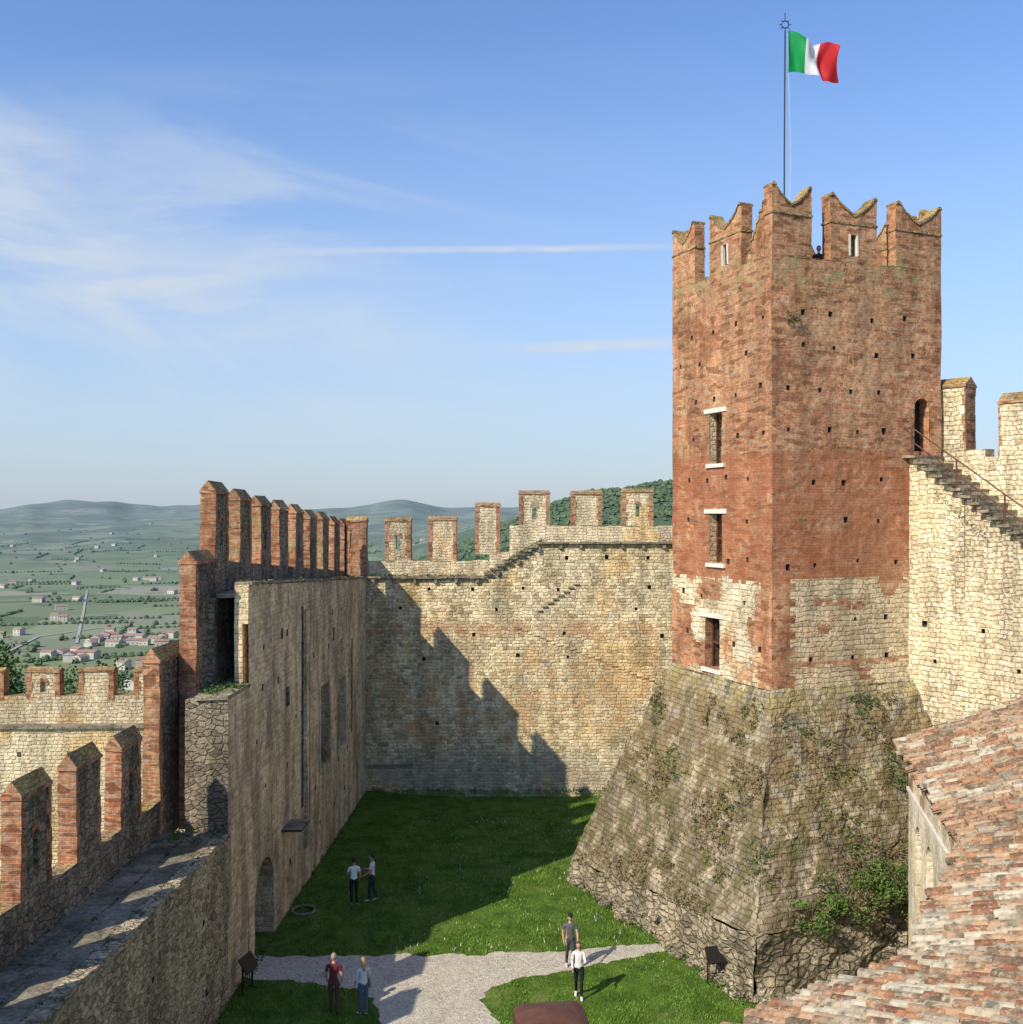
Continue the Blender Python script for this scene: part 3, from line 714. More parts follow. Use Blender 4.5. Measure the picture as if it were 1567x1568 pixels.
box2(B,SW,-.4,1.9,1.6,2.3,11.0,17.05,'stairw','stairw','cap'); box2(B,SW,1.9,14,1.6,2.3,11.0,16.75,'stairw','stairw','cap')
merlon(B,SW,.05,1.2,1.6,2.3,17.05,19.35,False,core='stairw',edge='mbrick',gh=.4,qw=.04); merlon(B,SW,2.4,3.7,1.6,2.3,16.75,18.6,False,core='stairw',edge='mbrick',gh=.4,qw=.04)
merlon(B,SW,5.0,6.3,1.6,2.3,16.75,18.6,False,core='stairw',edge='mbrick',gh=.4,qw=.04)
B.obj('stair_curtain_wall')
def tube(B,pts,r,mat,n=6):
    pts=[Vector(p) for p in pts]
    rings=[]
    for i,p in enumerate(pts):
        d=(pts[min(i+1,len(pts)-1)]-pts[max(i-1,0)]).normalized()
        up=Vector((0,0,1)) if abs(d.z)<.9 else Vector((1,0,0))
        x=d.cross(up).normalized(); y=d.cross(x)
        rings.append([p+(x*math.cos(a)+y*math.sin(a))*r for a in [k*2*math.pi/n for k in range(n)]])
    for i in range(len(rings)-1):
        for k in range(n): B.poly([rings[i][k],rings[i][(k+1)%n],rings[i+1][(k+1)%n],rings[i+1][k]],mat,(rings[i][k]-pts[i]))
    B.poly(rings[0],mat,pts[0]-pts[1]); B.poly(rings[-1],mat,pts[-1]-pts[-2])
B=Bd()
def rp(i,h): return SW.p(.35+(i-.5)*L,-.2,16.84-i*.245+h)
for i in [0,5,10,15]: tube(B,[rp(i,0),rp(i,1.0)],.03,'rust')
for h in (.5,1.0): tube(B,[rp(0,h),rp(15,h)],.025,'rust')
tube(B,[SW.p(-.6,-.2,17.84),rp(0,1.0)],.025,'rust')
B.obj('stair_railing')
# ------------------------------------------------------------------ tiled roof building
E=[Vector((11.6,31.0)),Vector((9.4,21.3)),Vector((6.1,15.9)),Vector((3.45,14.05))]
Eext=[E[0],E[1],E[2],E[2]+(E[3]-E[2]).normalized()*7]
ups=[]
for i in range(3):
    d=(Eext[i+1]-Eext[i]).normalized(); u=Vector((-d.y,d.x)); 
    if u.x<0: u=-u
    ups.append(u)
ZE=7.8; SL=.4
tcols=[(.42,.205,.10),(.48,.29,.165),(.28,.125,.065),(.52,.41,.27),(.37,.215,.12),(.21,.14,.085),(.56,.48,.34),(.40,.31,.21)]
for i,cc in enumerate(tcols):
    m,N=newmat('terracotta_tile_%d'%i); pos=N.n('ShaderNodeNewGeometry').outputs[0]
    n=N.noise(pos,5,3,.7); n3_=N.noise(pos,13,3,.75)
    c=N.mix(N.mr(n,.40,.62),cc,scl(cc,.6)); c=N.mix(N.mr(n3_,.53,.64,0,.6),c,(.48,.43,.30)); c=N.mix(N.mr(n,.54,.66,0,.75),c,(.10,.085,.055))
    c=N.mix(N.mr(N.noise(pos,.9,4,.75),.56,.64,0,.55),c,(.30,.28,.20))
    finish(N,c,.9,n3_,.02); M['tile%d'%i]=m
B=Bd()
def dval(i,p): return (p-Eext[i]).dot(ups[i])
rt=random.Random(11)
cham=.25; rowl=.42
for i in range(3):
    d=(Eext[i+1]-Eext[i]).normalized(); ln=(Eext[i+1]-Eext[i]).length; u=ups[i]
    smin=0 if i==0 else -9; smax=ln+9
    if i==2: smax=ln
    ncol=int((smax-smin)/cham); nrow=15 if i==0 else 31
    sl_=math.sqrt(1+SL*SL); n3=Vector((-u.x*SL,-u.y*SL,1)).normalized(); u3=Vector((u.x,u.y,SL)).normalized(); d3=Vector((d.x,d.y,0))
    for c_ in range(ncol):
        s=smin+c_*cham+.1
        js=rt.uniform(-.02,.02); je=rt.uniform(-.16,.08)
        for r_ in range(nrow):
            dd=r_*rowl*.93+je; p2=Eext[i]+d*s+u*(dd+.2)
            if any(dval(k,p2)>dval(i,p2)+.02 for k in range(3) if k!=i): continue
            if p2.y<6 or p2.x>22: continue
            if dd<-.3: continue
            o3=Vector((Eext[i].x,Eext[i].y,ZE))+d3*(s+js+rt.uniform(-.025,.025))+u3*(dd*sl_+rt.uniform(-.05,.05))+n3*(.02+rt.uniform(0,.03)+.06*nz(p2.x*.6,p2.y*.6))
            w3=nz(p2.x*.5,p2.y*.5,31)
            mt='tile%d'%rt.choice([0,0,1,2,4,4,1,7,5] if w3<0 else [0,1,1,2,3,3,4,6,7,6]); K=6
            ry=rt.uniform(-.04,.04); lng=rowl*1.2
            ring0=[];ring1=[];ring2=[]
            for k in range(K+1):
                an=math.pi*k/K; 
                ring0.append(o3+d3*(.100*math.cos(an))+n3*(.105*math.sin(an)+.035))
                ring1.append(o3+u3*lng+d3*(.078*math.cos(an)+ry)+n3*(.078*math.sin(an)))
                ring2.append(o3+d3*(.08*math.cos(an))+n3*(.082*math.sin(an)+.035))
            for k in range(K):
                B.poly([ring0[k],ring0[k+1],ring1[k+1],ring1[k]],mt,n3+d3*math.cos(math.pi*(k+.5)/K)*2)
                B.poly([ring0[k],ring0[k+1],ring2[k+1],ring2[k]],mt,-u3)
            mt2='tile%d'%rt.choice([0,2,5,4,2,5]); q=o3+d3*(cham/2)-n3*.03  # darker tones for channel tiles paint in the shadow between cover tiles
            f=[q-d3*.08+n3*.045,q-d3*.04+n3*.0,q+d3*.04+n3*.0,q+d3*.08+n3*.045]
            for k in range(3): B.poly([f[k],f[k+1],f[k+1]+u3*lng*.98-n3*.02,f[k]+u3*lng*.98-n3*.02],mt2,n3)
def E3(p,z): return Vector((p.x,p.y,z))
far=14
for i in range(3):
    d=(Eext[i+1]-Eext[i]).normalized(); u=ups[i]
    a0=Eext[i]; a1=Eext[i+1]
    def bis(j): return (ups[j]+ups[j+1]).normalized()
    da=u if i==0 else bis(i-1); db=u if i==2 else bis(i)
    fa=6.2 if i==0 else far
    pa=a0+da*(fa/da.dot(u)); pb_=a1+db*(fa/db.dot(u))
    if i==2: pb_=a1+u*fa
    zz=-.06
    B.poly([E3(a0,ZE+zz),E3(a1,ZE+zz),E3(pb_,ZE+zz+SL*fa),E3(pa,ZE+zz+SL*fa)],'tile5',(0,0,1))
    B.poly([E3(a0,ZE+zz-.1),E3(a1,ZE+zz-.1),E3(pb_,ZE+zz-.1+SL*fa),E3(pa,ZE+zz-.1+SL*fa)],'tile5',(0,0,-1))
    B.poly([E3(a0,ZE+zz),E3(a1,ZE+zz),E3(a1,ZE+zz-.1),E3(a0,ZE+zz-.1)],'tile5',(-u.x,-u.y,0))
    a0i=a0+u*.35+d*(.3 if i==0 else .08); lnn=(a1-a0).length
    F=Fr(a0i,d,(-u.x,-u.y))
    if i==0:
        hb=[(1.2,2.3,2.2,5.9,.35,'render','void','render'),(3.0,4.1,4.0,5.9,.35,'render','void','render'),(5.2,6.2,2.2,5.9,.35,'render','void','render'),(7.3,8.3,2.2,5.9,.35,'render','void','render')]
        panel(B,F,0,lnn,-.3,ZE-.13,hb,lambda s,z:'render' if z<6.5 or nz(s,z,2)<.2 else 'mbrick',.4,.4)
        for k in range(int(lnn/.35)): box(B,F,k*.35,k*.35+.18,-.14,.02,ZE-.45,ZE-.21,'render')
        box(B,F,0,lnn,-.17,.02,ZE-.205,ZE-.17,'white'); box(B,F,0,lnn,-.06,.02,ZE-1.3,ZE-1.2,'white')
        B.poly([F.p(0,0,-.3),F.p(0,6,-.3),F.p(0,6,ZE+2.1),F.p(0,0,ZE-.13)],'render',-F.a)
    else: panel(B,F,-.1,lnn,-.3,ZE-.13,[],lambda s,z:'render',1,1)
B.obj('tiled_roof_building')
# ------------------------------------------------------------------ path
def G(u,v): 
    Yd=CAMZ*1568/(v-785); return ((u-784)/1568*Yd,Yd)
poly=[G(*q) for q in [(372,1462),(430,1466),(540,1464),(640,1463),(760,1462),(860,1455),(960,1449),(1020,1444),(1030,1456),(960,1468),(880,1484),(800,1497),(752,1512),(736,1530),(752,1556),(800,1600),(870,1650),(960,1750),(700,1750),(640,1650),(596,1580),(575,1540),(548,1515),(480,1505),(370,1500)]]
P=[]
for i in range(len(poly)):
    a=poly[i];b=poly[(i+1)%len(poly)]
    n=max(2,int(math.dist(a,b)/.18))
    for k in range(n):
        t=k/n; x=a[0]*(1-t)+b[0]*t; y=a[1]*(1-t)+b[1]*t
        P.append((x+.2*nz(x*1.2,y*1.2)+.15*nz(x*5,y*5),y+.2*nz(x*1.2,y*1.2,4)+.15*nz(x*5,y*5,4)))
m,N=newmat('gravel'); pos=N.n('ShaderNodeNewGeometry').outputs[0]
v=N.n('ShaderNodeTexVoronoi',{'Vector':pos,'Scale':18.0}); n=N.noise(pos,1.2,4,.7)
c=N.mix(N.n('ShaderNodeSeparateColor',{0:v.outputs['Color']}).outputs[0],(.37,.325,.25),(.63,.56,.45)); c=N.mix(N.mr(n,.5,.7,0,.5),c,(.30,.265,.19))
finish(N,c,.95,v.outputs[0],.02); M['gravel']=m
bm=bmesh.new(); vs=[bm.verts.new((x,y,.004)) for x,y in P]; f=bm.faces.new(vs); f.normal_update()
if f.normal.z<0: f.normal_flip()
bmesh.ops.triangulate(bm,faces=[f]); me=bpy.data.meshes.new('gravel_path'); bm.to_mesh(me); bm.free()
me.materials.append(M['gravel']); o=bpy.data.objects.new('gravel_path',me); C.collection.objects.link(o)
PP=np.array(P)
def inpoly(x,y):
    ins=np.zeros(len(x),bool); j=len(PP)-1
    for i in range(len(PP)):
        xi,yi=PP[i];xj,yj=PP[j]
        c=((yi>y)!=(yj>y))&(x<(xj-xi)*(y-yi)/(yj-yi+1e-12)+xi); ins^=c; j=i
    return ins
def blades(name,n,x0,x1,y0,y1,h0,h1,w_,mat):
    x=np.random.uniform(x0,x1,n); y=np.random.uniform(y0,y1,n)
    k=~inpoly(x,y); k|=(np.random.rand(n)<.03)
    pt=np.sin(x*1.9+1.3*np.sin(y*.8))*np.sin(y*1.4+1.7*np.sin(x*.7))+np.random.normal(0,.35,n); k&=(pt>-.75)
    x=x[k];y=y[k]
    n=len(x); an=np.random.uniform(0,np.pi,n); h=np.random.uniform(h0,h1,n)*(0.7+.6*np.sin(x*1.3)*np.sin(y*.9+x)); h=np.abs(h)+.02
    dx=np.cos(an)*w_;dy=np.sin(an)*w_
    V=np.zeros((n,3,3)); V[:,0]=np.stack([x-dx,y-dy,np.zeros(n)],1);V[:,1]=np.stack([x+dx,y+dy,np.zeros(n)],1)
    V[:,2]=np.stack([x+np.random.normal(0,.03,n),y+np.random.normal(0,.03,n),h],1)
    me=bpy.data.meshes.new(name); me.vertices.add(n*3); me.vertices.foreach_set('co',V.ravel()); me.loops.add(n*3); me.loops.foreach_set('vertex_index',np.arange(n*3)); me.polygons.add(n); me.polygons.foreach_set('loop_start',np.arange(n)*3)
    me.update(calc_edges=True); me.validate(); me.materials.append(mat)
    o=bpy.data.objects.new(name,me); C.collection.objects.link(o); return o
def leafmat(name,c1,c2,sc=3):
    m,N=newmat(name); pos=N.n('ShaderNodeNewGeometry').outputs[0]; c=N.mix(N.mr(N.noise(pos,sc,3,.72),.38,.62),c1,c2)
    finish(N,c,.8,spec=.15); return m
M['grass']=leafmat('grass_blades',(.08,.15,.018),(.19,.30,.045),.9)
M['leaf']=leafmat('green_leaves',(.05,.10,.02),(.13,.21,.04)); M['leafd']=leafmat('dark_leaves',(.022,.045,.014),(.06,.10,.025)); M['dry']=leafmat('dry_weeds',(.13,.085,.045),(.27,.19,.10)); M['daisy']=plain('daisy_petals',(.75,.75,.7))
blades('grass',180000,-9,13,26,54.2,.03,.075,.016,M['grass'])
blades('daisies',700,-4,5,33,50,.09,.1,.016,M['daisy'])
def leaves(B,c,rad,n,size,mats,squash=1.0):
    for i in range(n):
        q=Vector((random.gauss(0,1),random.gauss(0,1),random.gauss(0,1))).normalized()*random.random()**.4
        p=Vector(c)+Vector((q.x*rad[0],q.y*rad[1],q.z*rad[2]))
        a=Vector((random.gauss(0,1),random.gauss(0,1),random.gauss(0,1))).normalized(); b=a.orthogonal().normalized(); s=size*random.uniform(.6,1.4)
        B.poly([p-a*s,p+b*s*.5,p+a*s,p-b*s*.5],random.choice(mats))
def batpt(k,u,v):
    k2=(k+1)%4
    A0=L3(Bt[k],zb[k]);A1=L3(Bt[k2],zb[k2]);C0=L3(T[k],zt_[k]);C1=L3(T[k2],zt_[k2])
    return (A0*(1-u)+A1*u)*(1-v)+(C0*(1-u)+C1*u)*v
B=Bd()
for i in range(9000):
    k=random.choice([0,3]); u=random.random(); v_=random.random()**1.05*.95
    p=batpt(k,u,v_)
    nv=nz(p.x*.5,p.z*.45,p.y*.5+5)+.5*nz(p.x*1.8,p.z*1.8,p.y*1.8)+(.10 if v_<.75 else -.05)
    if nv<.12: continue
    gr=nz(p.x*.6,p.z*.6,40)
    mt=['dry','dry','dry','dry','leaf'] if gr<.15 else ['leaf','dry','leafd','leaf']
    r=random.uniform(.06,.2)
    leaves(B,p,(r,r,r*.6),8,.042,mt)
B.obj('batter_weeds')
B=Bd()
for c,r,n in [((10.3,31.75,2.8),(1.0,.5,.85),1500),((11.7,32.1,2.95),(1.0,.55,.9),1700),((9.3,31.3,2.4),(.6,.4,.5),500),((12.5,32.2,2.5),(.9,.6,.9),900)]:
    for j in range(12):
        cc=(c[0]+random.uniform(-1,1)*r[0]*.8,c[1]+random.uniform(-1,1)*r[1]*.6,c[2]+random.uniform(-1,1)*r[2]*.8); q=random.uniform(.22,.5)
        leaves(B,cc,(r[0]*q,r[1]*q,r[2]*q),n//9,.05,['leaf','leaf','leafd','dry'] if j%3 else ['leaf','leaf'])
    for j in range(8): tube(B,[(c[0],c[1]+.5,c[2]-r[2]),(c[0]+random.uniform(-r[0],r[0]),c[1],c[2]+random.uniform(-.2,r[2]*.9))],.015,'dry',4)
B.obj('ivy_bush')
B=Bd()
for i in range(60): 
    s=random.uniform(33,54); p=LW.p(s,random.uniform(0,.3),tall(s)+.1); leaves(B,p,(.12,.15,.09),8,.04,['leafd','leaf','dry'])
for i in range(34):
    s=random.uniform(30.9,33); p=LW.p(s,random.uniform(0,.9),9.3); leaves(B,p,(.16,.16,.1),12,.045,['leafd','leaf'])
for i in range(24): p=LW.p(random.uniform(29.8,30.9),random.uniform(.1,1.6),5.2); leaves(B,p,(.2,.2,.08),12,.04,['leafd','leaf'])
for i in range(260): p=LW.p(random.uniform(10,30),random.choice([.1,.32,1.1,1.86]),5.15); leaves(B,p,(.06,.16,.03),6,.03,['leafd','leaf'])
for i in range(80):
    x=random.uniform(-7.5,-1); p=FW.p(x,random.uniform(0,.3),11.42); leaves(B,p,(.15,.1,.08),7,.045,['leafd','leaf'])
for i in range(60):
    x=random.uniform(-1.3,1.7); p=FW.p(x,.1,11.5+(x-sa)/(sb-sa)*1.85); leaves(B,p,(.15,.12,.1),8,.045,['leafd','leaf'])
for i in range(60): p=LW.p(random.uniform(26,54),-random.uniform(.02,.15),random.uniform(.02,.15)); leaves(B,p,(.2,.25,.12),10,.05,['leaf','leafd'])
for i in range(50): p=FW.p(random.uniform(-7.5,5),-random.uniform(.02,.2),.08); leaves(B,p,(.3,.12,.12),10,.05,['leaf','leafd'])
for i in range(120):
    t=random.random(); k=random.choice([0,3]); q=Bt[0]*(1-t)+(Bt[3] if k==3 else Bt[1])*t; nn=Vector((-.93,-.36,0)) if k==3 else Vector((.36,-.93,0))
    leaves(B,L3(q,.1)+nn*.3,(.25,.25,.15),9,.05,['leaf','leafd','leaf'])
for F,W in((FL,WL),(FR,WR)):
    for i in range(26):
        p=F.p(random.uniform(.1,W),random.uniform(-.02,.3),ZP+.03-random.choice([0,0,.4,.9])); leaves(B,p,(.14,.14,.1),9,.04,['dry','leaf'])
p=FR.p(.75,-.1,21.5); leaves(B,p,(.35,.2,.25),90,.05,['dry','leaf','leafd'])
for i in range(14): p=SW.p(1.0+i*.15,-.3,15.6-i*.12); leaves(B,p,(.1,.1,.12),10,.04,['leafd','leaf'])
B.obj('wall_weeds')
def tree(name,x,y,H,Rr):
    B=Bd(); z=th(x,y); tube(B,[(x,y,z-1),(x+.2,y,z+H*.35),(x,y+.2,z+H*.7)],.28,'dry',8)
    for j in range(12):
        a=random.uniform(0,6.28); q=random.uniform(.3,.8)*Rr; e=(x+math.cos(a)*q,y+math.sin(a)*q,z+H*random.uniform(.5,.9)); tube(B,[(x,y,z+H*random.uniform(.25,.5)),e],.08,'dry',5)
        leaves(B,e,(Rr*.42,Rr*.42,H*.13),420,.17,['leafd','leafd','leaf'])
    leaves(B,(x,y,z+H*.85),(Rr*.5,Rr*.5,H*.16),500,.17,['leafd','leaf'])
    return B.obj(name)
for (u,v_,Yd,Rr) in [(-8,975,82,3.4),(22,1000,90,2.6),(150,1016,95,2.5),(96,1018,100,2.2)]:
    x=ux(u,Yd); zt2=CAMZ-(v_-785)/1568*Yd; tree('tree',x,Yd,zt2-th(x,Yd),Rr)
# ------------------------------------------------------------------ flag
fp=Vector((9.75,36.6))
B=Bd(); zb_=22.4; ztp=32.0
tube(B,[(fp.x,fp.y,zb_),(fp.x,fp.y,27.5),(fp.x+.03,fp.y,ztp)],.026,'iron',8)
rc=Vector((fp.x+.03,fp.y,ztp+.22)); tube(B,[rc+Vector((.13*math.cos(a),0,.13*math.sin(a))) for a in np.linspace(0,2*math.pi,17)],.02,'iron',5)
for an in np.linspace(0,2*math.pi,8,endpoint=False): tube(B,[rc+Vector((.12*math.cos(an),0,.12*math.sin(an))),rc+Vector((.22*math.cos(an),0,.22*math.sin(an)))],.012,'iron',4)
tube(B,[rc+Vector((0,0,.13)),rc+Vector((0,0,.42))],.015,'iron',5)
tube(B,[(fp.x+.12,fp.y,ztp-.1),(fp.x+.22,fp.y-.05,27.5),(fp.x+.1,fp.y,23.5)],.007,'white',4)
pole=B.obj('pole')
m,N=newmat('flag_cloth'); uvn=N.n('ShaderNodeUVMap').outputs[0]; ux_=N.n('ShaderNodeSeparateXYZ',{0:uvn}).outputs[0]
c=N.mix(N.m('GREATER_THAN',ux_,.335),(.0,.34,.08),(.80,.80,.80)); c=N.mix(N.m('GREATER_THAN',ux_,.665),c,(.62,.02,.03))
b_=N.n('ShaderNodeBsdfPrincipled',{'Base Color':c,'Roughness':.7}); t=N.n('ShaderNodeBsdfTranslucent',{'Color':c}); mx=N.n('ShaderNodeMixShader',{0:.35}); N.t.links.new(b_.outputs[0],mx.inputs[1]);N.t.links.new(t.outputs[0],mx.inputs[2]); o=N.n('ShaderNodeOutputMaterial');N.t.links.new(mx.outputs[0],o.inputs[0])
fv=[];ff=[];nu,nv=40,20; FWd,FH=1.95,1.42
for i in range(nu+1):
    for j in range(nv+1):
        u=i/nu;v=j/nv
        x=fp.x+.12+FWd*u*(.93)-.16*math.sin(v*3)*u+.05*math.sin(u*14+v*3)*u; yy=fp.y-.1+.30*math.sin(u*9+v*2.6)*u**.5+.10*math.sin(u*21-v*4)*u
        z=ztp-.12-FH*(1-v)*(1-.18*u)-.62*u**1.3+.09*math.sin(u*8+v*1.5)
        fv.append((x,yy,z))
for i in range(nu):
    for j in range(nv): a0=i*(nv+1)+j; ff.append((a0,a0+nv+1,a0+nv+2,a0+1))
me=bpy.data.meshes.new('cloth'); me.from_pydata(fv,[],ff); uvl=me.uv_layers.new(name='UVMap')
for l in me.loops: uvl.data[l.index].uv=((l.vertex_index//(nv+1))/nu,(l.vertex_index%(nv+1))/nv)
me.polygons.foreach_set('use_smooth',[True]*len(ff)); me.materials.append(m); fo=bpy.data.objects.new('cloth',me); C.collection.objects.link(fo)
em=bpy.data.objects.new('italian_flag',None); C.collection.objects.link(em); pole.parent=em; fo.parent=em
# ------------------------------------------------------------------ small furniture
def lectern(x,y,rot):
    B=Bd(); F=Fr((x,y),(math.cos(rot),math.sin(rot)),(math.sin(rot),-math.cos(rot)))
    for s in(-.3,.3): tube(B,[F.p(s,0,0),F.p(s,0,.95)],.025,'iron'); tube(B,[F.p(s,-.15,.02),F.p(s,.15,.02)],.02,'iron')
    B.hexa([F.p(-.36,-.16,.66),F.p(.36,-.16,.66),F.p(.36,.12,1.08),F.p(-.36,.12,1.08),F.p(-.36,-.18,.70),F.p(.36,-.18,.70),F.p(.36,.10,1.12),F.p(-.36,.10,1.12)],'iron')
    tube(B,[F.p(-.3,0,.3),F.p(.3,0,.3)],.015,'iron')
    for k in range(5): tube(B,[F.p(-.24+.12*k,0,.3),F.p(-.24+.12*k,0,.8)],.01,'iron',4)
    B.obj('information_lectern')
lectern(6.45,32.2,.2); lectern(-8.15,31.6,1.3); lectern(10.2,30.2,.4)
B=Bd()
cx,cy=G(466,1396)
tube(B,[(cx+.42*math.cos(a),cy+.42*math.sin(a),.04) for a in np.linspace(0,2*math.pi,25)],.045,'slab',6)
tube(B,[(cx+.3*math.cos(a),cy+.3*math.sin(a),.03) for a in np.linspace(0,2*math.pi,25)],.03,'iron',6)
B.obj('manhole_ring')
bm=bmesh.new(); 
w2=.28
def rr_(w,z,n=5,r=.05):
    out=[]
    for (sx_,sy_,a0) in((1,1,0),(-1,1,90),(-1,-1,180),(1,-1,270)):
        for k in range(n): 
            an=R(a0+90*k/(n-1)); out.append((sx_*(w-r)+r*math.cos(an),sy_*(w-r)+r*math.sin(an),z))
    return out
levels=[(w2-.05,7.0),(w2-.05,10.62),(w2-.04,10.70),(w2,10.72),(w2,10.82),(w2-.015,10.845),(w2-.08,10.87),(.06,10.90)]
rings=[[bm.verts.new(q) for q in rr_(w_,z_,r=min(.06,w_*.5))] for w_,z_ in levels]
for a_,b_ in zip(rings,rings[1:]):
    for k in range(len(a_)): bm.faces.new((a_[k],a_[(k+1)%len(a_)],b_[(k+1)%len(a_)],b_[k]))
bm.faces.new(rings[-1]); me=bpy.data.meshes.new('rusty_chimney'); bm.to_mesh(me); bm.free(); me.materials.append(M['rust'])
o=bpy.data.objects.new('rusty_chimney',me); C.collection.objects.link(o); o.location=(.32,8.0,0); o.rotation_euler=(0,0,R(8))
B=Bd()
tube(B,[(-.35,8.6,10.3),(-.12,8.4,10.48),(.0,8.3,10.5)],.012,'iron'); 
for k in range(4): tube(B,[(-.33+.09*k,8.6-.06*k,9.0),(-.33+.09*k,8.6-.06*k,10.3+.06*k)],.008,'iron',5)
B.obj('iron_railing')
# ------------------------------------------------------------------ people
def skinobj(verts,edges,radii,roots,lv=2):
    me=bpy.data.meshes.new('tmp'); me.from_pydata(verts,edges,[]); o=bpy.data.objects.new('tmp',me); C.collection.objects.link(o)
    md=o.modifiers.new('s','SKIN'); md.use_smooth_shade=True
    for i,r in enumerate(radii): me.skin_vertices[0].data[i].radius=r; me.skin_vertices[0].data[i].use_root=(i in roots)
    sb_=o.modifiers.new('ss','SUBSURF'); sb_.levels=lv; sb_.render_levels=lv
    C.view_layer.update(); dg=C.evaluated_depsgraph_get(); m2=bpy.data.meshes.new_from_object(o.evaluated_get(dg)); bpy.data.objects.remove(o); return m2
PM={}
def pm(name,c,rough=.8):
    if name not in PM: PM[name]=plain(name,c,rough,nz=30,var=.15,bd=.003)
    return PM[name]
def ell(bm,c,r,sub=3,fn=None):
    res=bmesh.ops.create_icosphere(bm,subdivisions=sub,radius=1)
    for v in res['verts']:
        q=v.co.copy()
        if fn: q=fn(q)
        v.co=Vector((c[0]+q.x*r[0],c[1]+q.y*r[1],c[2]+q.z*r[2]))
def person(name,x,y,face,h,shirt,pants,hairc,shoe,walk=0.0,sleeve=.5,long_hair=False,cap=None,shorts=False,arms=(0.1,0.1),bag=None,z0=0,female=False):
    sk=pm('skin',(.50,.30,.21),.6); 
    sw=.165 if female else .185; n=[];e=[];r=[];mt=[]
    def add(p,rad,par=None,mat=None):
        n.append(p); r.append(rad if isinstance(rad,tuple) else (rad,rad)); i=len(n)-1
        if par is not None: e.append((par,i)); mt.append(mat)
        return i
    pel=add((0,0,.96),(.155 if not female else .15,.11)); wa=add((0,0,1.10),(.135 if not female else .115,.095),pel,'shirt'); ch=add((0,.005,1.27),(.16 if not female else .135,.11),wa,'shirt'); uc=add((0,-.005,1.40),(.12,.085),ch,'shirt'); nk=add((0,0,1.485),.052,uc,'shirt'); hd=add((0,.012,1.58),.05,nk,'skin')
    hands=[]
    for sd in(-1,1):
        sw_=walk*sd
        sh=add((sd*sw,-.005,1.41),.056,uc,'shirt')
        a1=-.45*sw_+arms[0 if sd<0 else 1]*.3; 
        bend=.25+abs(sw_)*.3+arms[0 if sd<0 else 1]*1.3
        out=.13
        def along(p,l,an): return (p[0]+sd*out*l*1.2,p[1]+math.sin(an)*l,p[2]-math.cos(an)*l)
        ps=n[sh]; mid=along(ps,.29*min(.8,max(.4,sleeve)),a1); mi=add(mid,.05,sh,'shirt'); el=along(ps,.29,a1); ei=add(el,.041,mi,'shirt' if sleeve>.8 else 'skin')
        wr=(el[0]-sd*.02,el[1]+math.sin(a1+bend)*.25,el[2]-math.cos(a1+bend)*.25); wi=add(wr,.027,ei,'shirt' if sleeve>.9 else 'skin')
        dv=Vector((-sd*.05,math.sin(a1+bend+.1),-math.cos(a1+bend+.1))).normalized()
        pa=Vector(wr)+dv*.05; pi_=add(tuple(pa),(.034,.02),wi,'skin'); p2=pa+dv*.04; add(tuple(p2),(.034,.017),pi_,'skin')
        hands.append((sd,Vector(wr),dv,p2))
        lg=walk*(-sd)
        hp=add((sd*.092,0,.90),(.095,.1),pel,'pants')
        if lg>=0: t1=.42*lg; t2=.08*lg
        else: t1=.22*lg; t2=.75*lg
        P_=n[hp]; kn=(P_[0],P_[1]+math.sin(t1)*.43+.01,P_[2]-math.cos(t1)*.43); mk=((P_[0]+kn[0])/2,(P_[1]+kn[1])/2+.005,(P_[2]+kn[2])/2)
        mi=add(mk,.083,hp,'pants'); ki=add(kn,.058,mi,'pants'); 
        cf=(kn[0],kn[1]+math.sin(t2)*.16-.015,kn[2]-math.cos(t2)*.16); an=(kn[0],kn[1]+math.sin(t2)*.40,kn[2]-math.cos(t2)*.40)
        lm='skin' if shorts else 'pants'
        ci=add(cf,.054,ki,lm); ai=add(an,.040,ci,lm); 
        tp=-.45*max(0,-lg)
        hl=add((an[0],an[1]-.03,an[2]-.035),.038,ai,'shoe'); b1=add((an[0]+sd*.01,an[1]+.09,an[2]-.04+tp*.1),(.042,.03),ai,'shoe'); add((an[0]+sd*.015,an[1]+.17,an[2]-.05+tp*.2),(.04,.02),b1,'shoe')
    me=skinobj(n,e,r,{0},2)
    mats={'shirt':pm('cloth_shirt_%s'%str(shirt),shirt),'pants':pm('cloth_pants_%s'%str(pants),pants),'skin':sk,'shoe':pm('shoe_%s'%str(shoe),shoe)}
    keys=list(mats); me.materials.clear()
    for k in keys: me.materials.append(mats[k])
    E_=[(Vector(n[a]),Vector(n[b]),m_) for (a,b),m_ in zip(e,mt)]
    for p in me.polygons:
        c=p.center; best=9;bm_='shirt'
        for a_,b_,m_ in E_:
            ab=b_-a_; t=max(0,min(1,(c-a_).dot(ab)/max(1e-6,ab.length_squared))); d=(a_+ab*t-c).length
            if d<best: best=d;bm_=m_
        if bm_=='shirt' and abs(c.x)<.2 and c.z<.97: bm_='pants'
        p.material_index=keys.index(bm_); p.use_smooth=True
    body=bpy.data.objects.new('body',me); C.collection.objects.link(body); minz=min(v.co.z for v in me.vertices)
    fv=[];fe=[];fr_=[];roots=set()
